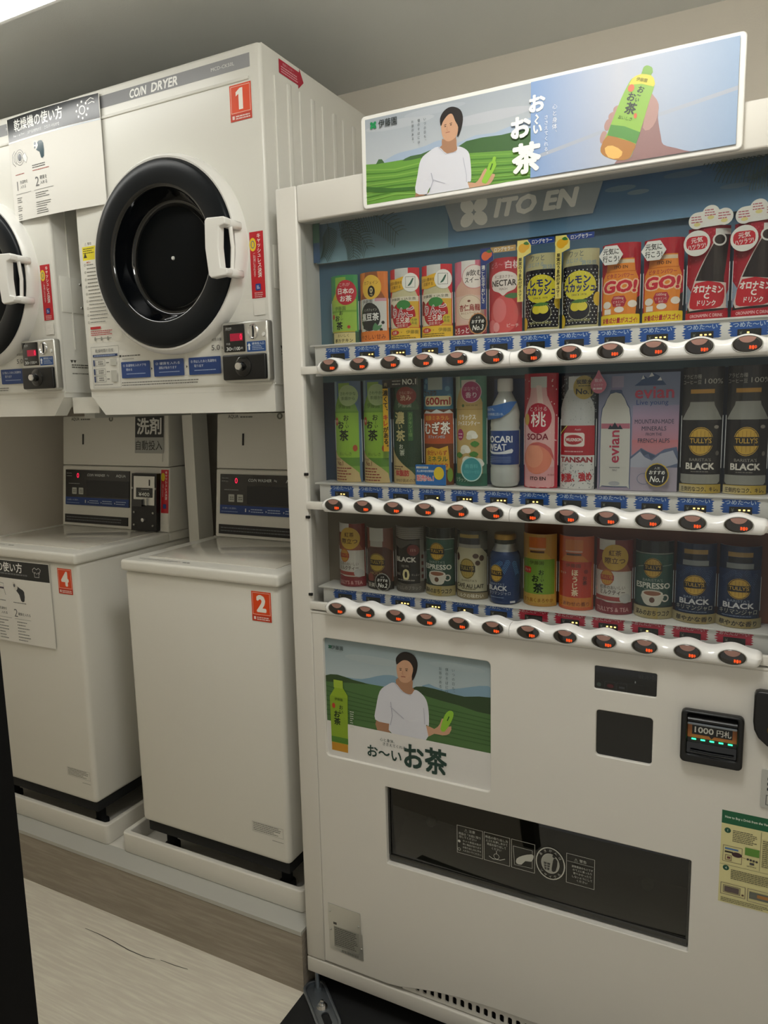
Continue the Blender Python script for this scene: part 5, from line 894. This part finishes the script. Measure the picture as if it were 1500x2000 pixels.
a = Art(); out = rrect(-38, 28, 0, 41, 2, 3); a.poly(out, '#1f6cb4'); a.rect(-36, 33, -10, 37, '#e4e6e0'); a.t('むぎ茶飲料市場', -23, 35, 4, '#2a2a26', w=22); a.t('売上熱中症対策飲料', -16, 28, 5, '#e6eef4', w=38, b=.02); a.t('販売No.1', -17, 14, 13, '#f4f0ea', w=38, b=.08); a.t('販売No.1', -17, 14, 13, '#d8385a', w=37, b=.02); a.ell(13, 24, 11, 13, '#e6cc34', 20); pop(th, 'price_card', a, sx(3) - .004, .0355, SHZ[1] + .0005, out)
a = Art(); a.rect(-36, 0, 36, 212, '#4f8a74'); a.poly([(-36, 212), (-36, 150), (-22, 168), (-20, 212)], '#b8c8b0', 2); a.rect(-16, 170, 14, 205, '#d8cfc0'); bottle(a, -2, 58, 190, 28, 4, '#c0a468', '#cfc4a8', 10, .84); a.rect(-31, 40, 27, 150, '#c3a86a'); a.rect(-31, 148, 27, 149.4, '#a88a50'); a.ell(-12, 156, 3, 3, '#5a7040'); a.lines(-6, 18, 155, 1, 4, 3, '#a08a54', .1); a.t('リラックス', -4, 134, 11, '#f3f0e4', w=36, b=.04); a.t('ジャスミンティー', -2, 122, 10, '#f3f0e4', w=48, b=.04); a.ell(-19, 100, 8, 11, '#a8386a'); a.lines(-24, -14, 100, 2, 6, 2.4, '#e0b8c8', 0)
for px, py in ((6, 100), (-8, 72), (-4, 50), (18, 46)): a.ell(px, py, 10, 8, '#e9e9da'); a.ell(px - 5, py - 5, 6, 5, '#dcdccb'); a.ell(px + 6, py - 3, 6, 5, '#f0f0e4')
for px, py in ((12, 82), (-22, 60), (10, 62)): a.poly([(px - 9, py), (px, py + 6), (px + 9, py), (px, py - 6)], '#4f8a3c', 2)
a.ell(5, 182, 20, 21, '#a82f66'); a.rim(5, 182, 20, 21, 1.2, '#e8d0d8'); a.t('はなやぐ', 5, 188, 9, '#e6bccc', w=28); a.t('香り', 5, 176, 12, '#f3e2ea', b=.01); a.rect(-36, 0, 36, 24, '#2f6f5a'); a.t('リラックス', -14, 12, 10, '#c8ddc8', w=34)
th, _ = sample(1, 4, 'sample_bottle', 'jasmine tea bottle sample with white flowers and a magenta seal', a, 212)
a = Art(); pts = ring(0, 0, 22, 24, 28); a.poly(pts, '#bfe0da'); a.ell(0, 0, 20, 22, '#3f9aa0', 28); a.t('無香料', 0, 6, 9, '#6fc4c8', w=26); a.t('カロリーゼロ', 0, -5, 7, '#6fc4c8', w=32); pop(th, 'round_tag', a, sx(4) + .008, .0362, SHZ[1] + .034, pts)
# sports drink: a real bottle shape
bx, bz = sx(5) + .001, SHZ[1] + .0005
th = thing('sample_bottle', 'frosted sports drink bottle sample with a dark blue label', 'sample bottle', (bx, .058, bz))
part('backing_card', box(bx - .031, bx + .031, .0800, .0815, bz, bz + .205), 'can_blue', th)
BP = [(0, 0), (.017, 0), (.0255, .004), (.0285, .012), (.0285, .036), (.0272, .040), (.0287, .044), (.0287, .108), (.0272, .112), (.0285, .118), (.0275, .126), (.0285, .134), (.0282, .142), (.024, .158), (.0165, .172), (.0135, .178), (.0135, .184)]
yb_ = .0525; prof = [(r * .98, h) for r, h in BP]
part('body', lathe(prof, 36, 'z', (bx, yb_, bz)), 'bottle_clear', th, 50); part('cap', lathe([(.0142, .181), (.0148, .184), (.0146, .203), (.013, .205), (0, .205)], 28, 'z', (bx, yb_, bz)), 'cap_white', th)
a = Art((-40, 44, 42, 108)); a.rect(-40, 44, 42, 108, '#1c3f7e'); a.t('POCARI', -6, 92, 17, '#e9edf0', w=58, b=.03); a.t('SWEAT', -12, 77, 17, '#e9edf0', w=46, b=.03); a.poly([(-34, 72), (-22, 65), (-4, 64), (22, 66), (22, 74), (4, 69), (-14, 68)], '#d9dfe4', 2); [a.rect(-30, 58 - 3 * k, 20, 58.6 - 3 * k, '#8fa4c8') for k in range(4)]
stick('label_print', a, curved(bx, yb_ - .0283, bz, 28.3), th, 'print_gloss', cut=5)
a = Art((-44, 128, 34, 166)); a.poly([(-44, 130), (-30, 128), (2, 132), (18, 142), (34, 162), (20, 162), (-6, 156), (-44, 152)], '#2a63a8', 1); a.t('水よりも、', -22, 148, 6, '#d3e0ee', w=24); a.t('ヒトの体液に近い水。', -12, 139, 6, '#d3e0ee', w=40); stick('neck_banner', a, curved(bx - .001, yb_ - .0305, bz, 34), th, 'print_gloss', cut=6)
a = Art(); a.rect(-36, 0, 36, 212, '#c0404e'); random.seed(4); a.dots([(random.choice((-1, 1)) * random.uniform(20, 35), random.uniform(60, 208)) for k in range(26)], 1.3, '#f0c8c8', 8); bottle(a, -2, 62, 206, 30, 20, '#e2b6b4', '#cfd2cc', 2, .66); a.poly([(-33, 4), (-22, 0), (-12, 4), (-2, 0), (8, 4), (18, 0), (29, 6), (29, 40), (-33, 40)], '#dca4a6'); a.poly([(-6, 190), (-2, 150), (8, 150), (4, 190)], '#eed6d0'); a.ell(-2, 130, 25, 28, '#b83346'); a.t('とろける', -2, 147, 9, '#f3dcd8', w=32); a.t('桃', -2, 128, 30, '#f6eee8', b=.01); a.ell(-26, 128, 6, 11, '#c8a85a'); a.t('SODA', -4, 96, 16, '#8a3440', w=42, b=.03); a.ell(-4, 56, 28, 30, '#e08a72'); a.ell(-10, 60, 18, 22, '#e69c80'); a.poly([(-20, 80), (0, 86), (22, 74), (28, 50), (18, 68), (0, 80)], '#c86a68', 2); a.t('ITO EN', -2, 18, 9, '#3c2a2c', w=30, b=.03); a.t('410ml', 22, 25, 5, '#9a5058')
sample(1, 6, 'sample_bottle', 'pink peach soda bottle sample on a red dotted card', a, 212)
a = Art(); a.rect(-36, 0, 36, 206, '#3a3f42'); random.seed(6); a.dots([(random.uniform(-36, 36), random.uniform(120, 204)) for k in range(120)], 1.3, '#8f9698'); bottle(a, -2, 68, 204, 28, 24, '#b9bcba', '#d0d2ce', 0, .72); a.rect(-36, 62, 33, 116, '#a8222c'); a.poly([(-36, 100), (-36, 116), (-16, 116), (-36, 96)], '#2a2620'); a.poly([(-36, 102), (-20, 116), (-17, 116), (-36, 99)], '#c8a83c'); a.rr(-26, 78, 14, 103, 4, '#e6dcd4'); a.ell(-6, 90.5, 17, 9, '#a8222c'); a.t('WILKINSON', -6, 90.5, 8, '#efe6de', w=30, b=.04); a.t('Asahi', 2, 109, 5, '#e6c8c4', it=.2); a.lines(-24, 14, 68, 1, 4, 2, '#d8a0a0', .1); a.rect(-36, 0, 33, 62, '#d0d0cc'); a.t('TANSAN', -2, 54, 13, '#8f2a30', w=62, b=.05); random.seed(8); a.dots([(random.uniform(-34, 32), random.uniform(2, 46)) for k in range(90)], 1.1, '#7c8284'); a.t('刺激、強め', -2, 22, 17, '#b0242e', w=60, b=.05, rot=.08); a.ell(12, 184, 19, 21, '#b09a48'); a.t('炭酸水', 12, 194, 9, '#2a2618', w=27, b=.03); a.t('No.1', 12, 177, 14, '#1f1c14', w=28, b=.03); a.lines(2, 24, 186, 1, 3, 1.4, '#4a4424', 0)
sample(1, 7, 'sample_bottle', 'sparkling water bottle sample with a red label and gold seal', a, 206)
# mineral water: a wide card over two columns
xw = (sx(8) + sx(9)) / 2
a = Art(); a.rect(-70, 0, 70, 206, '#8d90ac'); a.blend(-70, 0, 70, 206, '#9f93a4', '#7f8cab', 8); a.blend(-8, 66, 68, 150, '#c47c84', '#9b93b0', 6); a.blend(-8, 64, 68, 90, '#b8828c', '#c57a80', 4); a.poly([(-10, 60), (8, 76), (18, 70), (32, 64), (46, 74), (66, 78), (70, 60), (70, 40), (-10, 40)], '#5e6a86', 1); a.poly([(-10, 56), (6, 70), (14, 60), (26, 54), (40, 66), (60, 72), (70, 50), (40, 40), (-10, 36)], '#a9adbb', 1); a.poly([(6, 75), (12, 62), (20, 66), (24, 56), (32, 62)], '#48546e'); a.rect(-10, 0, 70, 42, '#a79eac')
a.poly([(-6, 184), (4, 192), (8, 202), (16, 196), (22, 206), (34, 200), (46, 184)], '#33507c', 0); a.poly([(8, 202), (5, 194), (11, 196)], '#e4e6ea'); a.poly([(22, 206), (17, 198), (26, 200)], '#e4e6ea'); a.poly([(36, 198), (31, 192), (39, 192)], '#e4e6ea'); a.t('evian', 27, 172, 30, '#c0405a', w=64, b=.02); a.t('Live young', 24, 154, 12, '#39508c', w=52)
for s, yy, w_ in (('MOUNTAIN-MADE', 122, 64), ('MINERALS', 110, 40), ('FROM THE', 100, 26), ('FRENCH ALPS', 89, 52)): a.t(s, 28, yy, 10, '#3f4458', w=w_, hh=7.5 if w_ > 30 else 5)
a.poly([(-64, 12), (-64, 128), (-58, 152), (-48, 172), (-46, 178), (-28, 178), (-26, 172), (-16, 152), (-10, 128), (-10, 12), (-14, 6), (-60, 6)], '#4f5f7e', 2); a.poly([(-62.5, 13), (-62.5, 128), (-56.5, 151), (-46.5, 171), (-28, 171), (-17.5, 151), (-11.5, 128), (-11.5, 13), (-15, 7.5), (-59, 7.5)], '#c6c6be', 2); a.rect(-46, 178, -27, 200, '#8d86a6'); a.rect(-44, 182, -24, 202, '#a29ab2'); a.rect(-62, 110, -12, 119, '#b06a7a'); a.poly([(-50, 109), (-46, 117), (-43, 113), (-38, 121), (-32, 112), (-29, 117), (-24, 109)], '#2e3440'); a.t('evian', -38, 78, 26, '#b03a52', w=58, b=.02, rot=math.pi / 2); a.lines(-46, -26, 40, 1, 4, 1.2, '#77777a', .1); a.t('50cl', -37, 36, 5, '#66666a'); a.ell(-37, 12, 10, 4, '#a9adb0'); a.rim(14, 22, 12, 10, .8, '#66708a')
th, _ = sample(1, 8, 'sample_bottle', 'wide mineral water sample card with snowy mountains and a water bottle', a, 206, R=400, U=68, yf=.048, w2=xw, clips=False)
recommend(th, '1', xw + .036, .0425, SHZ[1] + .030, '#c8aa3c', 20)
a = Art(); dp = [(0, 22), (-5, 12), (-13, 0), (-13, -8), (-8, -16), (0, -19), (8, -16), (13, -8), (13, 0), (5, 12)]; dp = spline(dp, 3); a.poly(dp, '#cf7488'); a.t('軟水', 0, 4, 7, '#f0c8d0', b=.02); a.t('まろやか', 0, -4, 5, '#f0c8d0', w=16); a.lines(-9, 9, -12, 1, 4, 3, '#f4e0e4', 0); pop(th, 'drop_tag', a, xw - .066, .0405, SHZ[1] + .192, dp)
for i, pos in ((10, 'left'), (11, 'right')):
    a = Art(); a.rect(-36, 0, 36, 212, '#34332f'); a.blend(-36, 60, 36, 212, '#4a4842', '#26251f', 5); a.t('アラビカ種', -18, 196, 8, '#c3c0b4', w=32); a.t('コーヒー豆', -18, 187, 8, '#c3c0b4', w=32); a.t('100%', 18, 188, 12, '#c3c0b4', w=30); a.rect(-19, 168, 19, 175, '#c8963c'); a.rect(-18, 154, 18, 168, '#3a3830'); a.poly([(-19, 154), (19, 154), (20, 148), (33, 126), (34, 20), (30, 16), (-30, 16), (-34, 20), (-33, 126), (-20, 148)], '#8f9088', 1); a.rect(-34, 32, 34, 124, '#1d1b18'); oval(a, 0, 88, 20, 24); a.t("BARISTA'S", 0, 57, 7, '#9a968a', w=34); a.t('BLACK', 0, 46, 15, '#dcd8cc', w=46, b=.04); a.lines(-14, 14, 36, 1, 3, 1.6, '#77746a', .1); a.ell(24, 112, 4, 3, '#8a8478'); a.ell(27, 68, 3, 4, '#6a665c'); a.rr(-37, -3, 37, 15, 1, '#b39a3c'); a.blend(-36, 0, 10, 14, '#c6bc94', '#b8a04a', 4, False); a.t('圧倒的なコク、キレ。', 0, 7, 9, '#2a2416', w=62, b=.02)
    sample(1, i, 'sample_can', 'tall black coffee bottle-can sample with a silver shoulder, %s of the pair' % pos, a, 212, group='tall black coffee samples')
# ---- bottom row
def milk_tea():
    a = Art(); a.rect(-41, 0, 41, 138, '#7d332c'); a.rect(-28, 118, 4, 138, '#cfccc4'); a.poly([(-36, 78), (-22, 100), (22, 100), (36, 78)], '#9a5c40', 1); a.rect(-36, 22, 37, 80, '#c9c6bc'); oval(a, -10, 68, 13, 15, "TULLY'S", '#c8903c', '#a03830'); a.t('紅茶のおいしい', 0, 50, 8, '#5a4a44', w=46); a.t('ミルクティー', 0, 41, 10, '#5a4a44', w=46, b=.02); a.poly([(-36, 34), (20, 32), (20, 24), (-36, 27)], '#96403a'); a.ell(24, 30, 11, 9, '#b9b9b4'); a.poly([(-41, 0), (-41, 22), (-20, 25), (0, 20), (20, 17), (41, 24), (41, 0)], '#7e2a32', 1); a.t("TULLY'S & TEA", 0, 9, 11, '#c89a96', w=62, b=.02); a.ell(4, 106, 24, 24, '#c8a440'); a.t('紅茶', 4, 114, 11, '#5a3a18', b=.02); a.t('際立つ', 4, 100, 12, '#5a3a18', w=36, b=.02); return a
sample(2, 0, 'sample_bottle', 'milk tea bottle sample with a yellow disc, first in the bottom row', milk_tea(), 138, R=36, U=40)
a = Art(); a.rect(-41, 0, 41, 132, '#77483a'); a.rect(-18, 104, 16, 132, '#b9b8b0'); a.rect(-16, 92, 14, 104, '#a9a8a0'); a.poly([(-30, 8), (-30, 82), (-20, 90), (20, 92), (34, 84), (34, 8)], '#4a2a22', 1); oval(a, 0, 58, 19, 20, "TULLY'S", '#a8903c', '#2a201a'); a.t('HOUJI', -2, 34, 8, '#a88a5a', w=28); a.ell(-16, 24, 9, 10, '#7a3a30'); a.rect(-41, 0, 41, 17, '#26231f'); a.t('ご褒美', -20, 9, 11, '#d8d4c8', w=32)
th, _ = sample(2, 1, 'sample_bottle', 'brown latte bottle sample with a black ranking badge', a, 132, R=36, U=38)
recommend(th, '2', sx(1) + .017, .0325, SHZ[2] + .019, '#8f8f88', 18.5)
a = Art(); a.rect(-41, 0, 41, 138, '#8b877e'); [a.rect(-41, 112 + 4 * k, 41, 113.2 + 4 * k, '#5f5c56') for k in range(7)]; a.rect(-41, 0, 41, 24, '#5a564f'); a.poly([(-31, 22), (-30, 116), (0, 112), (30, 114), (30, 20), (0, 18)], '#191817', 0); a.poly([(-30, 98), (-10, 92), (10, 104), (30, 100), (30, 112), (0, 110), (-30, 114)], '#4a4843', 1); a.ell(16, 90, 13, 12, '#6e2c2a'); a.t('15%', 16, 90, 8, '#c8988c'); a.t('BLACK', -2, 70, 14, '#cfccc2', w=48, b=.04); a.t('糖質', -2, 56, 6, '#8a867c', w=18); a.t('0', 0, 38, 32, '#d8ce9a', b=.03, hh=24); a.t('香料', -20, 38, 6, '#a8a49a'); a.t('キレよい', 20, 38, 6, '#a8a49a', w=16); a.lines(-22, 24, 25, 1, 4, 2.4, '#8a867c', .1); a.t('雑味なしのブラック', 0, 10, 9, '#a09c92', w=64); [a.rect(33, 30 + 14 * k, 38, 38 + 14 * k, '#5a2f2a') for k in range(4)]
sample(2, 2, 'sample_can', 'grey and black sugar-free coffee can sample with a large zero', a, 138, R=36, U=40)
def espresso():
    a = Art(); a.rect(-41, 0, 41, 140, '#1f352f'); a.rect(-41, 118, 41, 140, '#1a2420'); a.rect(-16, 118, -2, 140, '#101614'); a.rect(-38, 117, 38, 119, '#8f9a90'); a.blend(-37, 24, 37, 116, '#24443c', '#2c5a4c', 4); oval(a, 0, 92, 16, 18); a.line([(-28, 92), (-16, 95)], 1, '#8fa89a'); a.line([(16, 96), (34, 98)], 1, '#8fa89a'); a.t("BARISTA'S", 0, 70, 7, '#8fa094', w=34); a.t('ESPRESSO', 0, 60, 14, '#cfd2c4', w=62, b=.04); a.lines(-14, 14, 52, 1, 4, 1.6, '#7c8c80', .1); a.poly([(-18, 46), (-16, 32), (-8, 24), (10, 24), (16, 32), (18, 46)], '#c9c6b8', 2); a.ell(0, 46, 18, 6, '#d8d4c4'); a.ell(0, 46, 14.5, 4.2, '#8a5a40'); a.rim(22, 38, 7, 7, 2.6, '#c9c6b8'); a.ell(0, 34, 4.5, 5, '#5a3a28'); a.rect(-41, 0, 41, 21, '#a09468'); a.blend(-41, 0, 10, 20, '#b4ac8c', '#a08c48', 4, False); a.t('深みのおちつコク', 0, 10, 11, '#2a2618', w=62, b=.03, it=.15); return a
sample(2, 3, 'sample_can', 'dark green espresso can sample between sugar-free coffee and cafe au lait', espresso(), 140, R=36, U=40, group='espresso samples')
a = Art(); a.rect(-41, 0, 41, 138, '#33372f'); a.blend(-41, 100, 41, 138, '#77776c', '#2c302a', 4); a.rect(-22, 124, 20, 131, '#a08a4a'); a.rect(-24, 110, 22, 123, '#2b3038'); a.rect(-26, 100, 24, 111, '#9a9a92'); a.poly([(-37, 16), (-37, 92), (-26, 104), (26, 104), (38, 92), (38, 16)], '#bfba9c', 1); a.ell(-28, 84, 6, 8, '#5a2f28'); [a.ell(*q, '#4a3428') for q in ((14, 88, 6, 5), (26, 84, 5, 6), (18, 74, 5, 5))]; oval(a, -4, 62, 17, 21, "TULLY'S", '#a8964c', '#2e2a20'); a.t("BARISTA'S", 0, 38, 6, '#6a6450', w=32); a.t('CAFÉ AU LAIT', 0, 28, 11, '#3f3a2a', w=60, b=.03); a.lines(-16, 20, 20, 1, 3, 1.8, '#77704f', .1); a.rect(-41, 0, 41, 14, '#8f8264'); a.t('ミルクの味わい', 0, 7, 9, '#e0dac4', w=58, b=.02)
sample(2, 4, 'sample_can', 'cream coloured cafe au lait can sample with coffee beans', a, 138, R=36, U=40)
# blue bottle-can: a real one
bx, bz, yb_ = sx(5) + .001, SHZ[2] + .0005, .0535
th = thing('sample_can', 'real blue aluminium coffee bottle-can with a gold screw cap', 'sample can', (bx, yb_, bz))
part('body', lathe([(0, 0), (.027, 0), (.0295, .003), (.0302, .008), (.0302, .088), (.0290, .096), (.0245, .103)], 40, 'z', (bx, yb_, bz)), 'can_blue', th, 50); part('shoulder', lathe([(.0248, .1028), (.0225, .108), (.0205, .111), (.0205, .114), (.0195, .116), (.0195, .119)], 36, 'z', (bx, yb_, bz)), 'can_alu', th, 50)
part('cap', lathe([(.0200, .117), (.0212, .118), (.0212, .125), (.0205, .126)], 36, 'z', (bx, yb_, bz)), 'cap_dark', th); part('cap_top', lathe([(.0210, .1255), (.0214, .127), (.0212, .134), (.0195, .1365), (0, .137)], 36, 'z', (bx, yb_, bz)), 'cap_gold', th)
a = Art((-46, 4, 46, 96)); random.seed(12)
for cx_, cy_, q0 in ((4, 84, -2.6), (16, 88, -2.0), (26, 86, -1.3)):
    for k in range(8):
        q = q0 + .0 * k; px, py = cx_ + 3.4 * k * math.cos(q), cy_ + 3.4 * k * math.sin(q)
        for s in (-1, 1): a.line([(px, py), (px + 6 * math.cos(q + s * .9), py + 6 * math.sin(q + s * .9))], .9, '#4f8ac0')
oval(a, -8, 62, 13, 17); a.t("BARISTA'S", -6, 41, 6, '#8fa0b8', w=28); a.t('BLACK', -6, 33, 13, '#d0d4d8', w=38, b=.04); a.t('キリマンジャロ', -2, 23, 8, '#b4bcc8', w=42); a.lines(-20, 10, 14, 1, 3, 1.4, '#7c90b0', .1); a.rect(18, 4, 28, 8, '#c9d0d4'); stick('print', a, curved(bx, yb_ - .0303, bz, 30.3), th, 'print_gloss', cut=5)
def hot_tea(bgc, cap, lbl, liq, kind):
    a = Art(); a.rect(-41, 0, 41, 140, bgc); a.rect(-18, 114, 16, 134, cap); a.rect(-17, 110, 15, 113, '#cfa890'); a.rect(-15, 104, 13, 108, '#5a3a28'); a.poly([(-36, 6), (-36, 84), (-18, 104), (16, 104), (36, 84), (36, 6)], liq, 1); a.rect(-34, 24, 34, 88, lbl); a.rect(-34, 78, 34, 92, lbl); a.t('伊藤園', -2, 85, 8, '#3a3414', w=28); return a
a = hot_tea('#c0924a', '#cc6a28', '#7ba03a', '#c8a24a', 0); tea(a, 2, 42, .95); a.rr(-30, 64, -12, 76, 3, '#c0402c'); a.t('ホット', -21, 70, 6, '#f0d8c0', w=14); a.t('香り高くまろやか', 0, 12, 9, '#8a5020', w=62)
sample(2, 6, 'sample_bottle', 'hot green tea bottle sample with an orange cap', a, 140, R=36, U=40)
a = hot_tea('#c45a24', '#c87430', '#b5361c', '#c87a28', 1); a.tv('ほうじ茶', 2, 78, 13, '#e8cfa8', .98, b=.04); a.tv('お茶', 20, 66, 9, '#4a1c10', 1.0, b=.02); a.t('ホット', -22, 70, 6, '#f0cfa8', w=14); a.ell(22, 74, 4, 4, '#8a2a18'); a.t('しあわせの香り', 0, 12, 9, '#6a2c14', w=58)
sample(2, 7, 'sample_bottle', 'hot roasted tea bottle sample in orange and red', a, 140, R=36, U=40)
sample(2, 8, 'sample_bottle', 'milk tea bottle sample with a yellow disc, in the warm section', milk_tea(), 138, R=36, U=40)
sample(2, 9, 'sample_can', 'dark green espresso can sample in the warm section beside blue cans', espresso(), 140, R=36, U=40, group='espresso samples')
for i, pos in ((10, 'left'), (11, 'right')):
    a = Art(); a.rect(-41, 0, 41, 140, '#172c4c'); a.rect(-20, 122, 20, 130, '#a8884a'); a.rect(-19, 112, 19, 121, '#1c1f22'); a.rect(-22, 102, 22, 111, '#8f9698'); a.blend(-41, 22, 41, 100, '#16243e', '#1c3a68', 5); random.seed(2)
    for cx_, cy_, q0 in ((-6, 98, -2.5), (10, 100, -1.2), (26, 94, -1.9), (0, 96, -1.8)):
        for k in range(8):
            px, py = cx_ + 3.4 * k * math.cos(q0), cy_ + 3.4 * k * math.sin(q0)
            for s in (-1, 1): a.line([(px, py), (px + 6 * math.cos(q0 + s * .9), py + 6 * math.sin(q0 + s * .9))], .9, '#3a5a86')
    oval(a, 0, 68, 17, 18); a.t("BARISTA'S", 0, 47, 6, '#8090a4', w=32); a.t('BLACK', 0, 39, 13, '#c9ccd0', w=46, b=.04); a.t('キリマンジャロ', 0, 28, 10, '#a4a89c', w=58, it=.1); a.lines(-24, 24, 20, 1, 3, 1.4, '#6a7c98', .1); a.rect(-41, 0, 41, 17, '#94875a'); a.blend(-41, 0, 20, 16, '#a69c78', '#988448', 4, False); a.t('華やかな香り', 0, 8, 10, '#2a2618', w=58, b=.03, it=.1)
    sample(2, i, 'sample_can', 'dark blue black-coffee can sample in the warm section, %s of the pair' % pos, a, 140, R=36, U=40, group='blue coffee can samples')

# ------------------------------------------------------------------ link everything
for o in TMP.values():
    d = o.data; bpy.data.objects.remove(o); bpy.data.curves.remove(d)
for o in ALL: COL.objects.link(o)
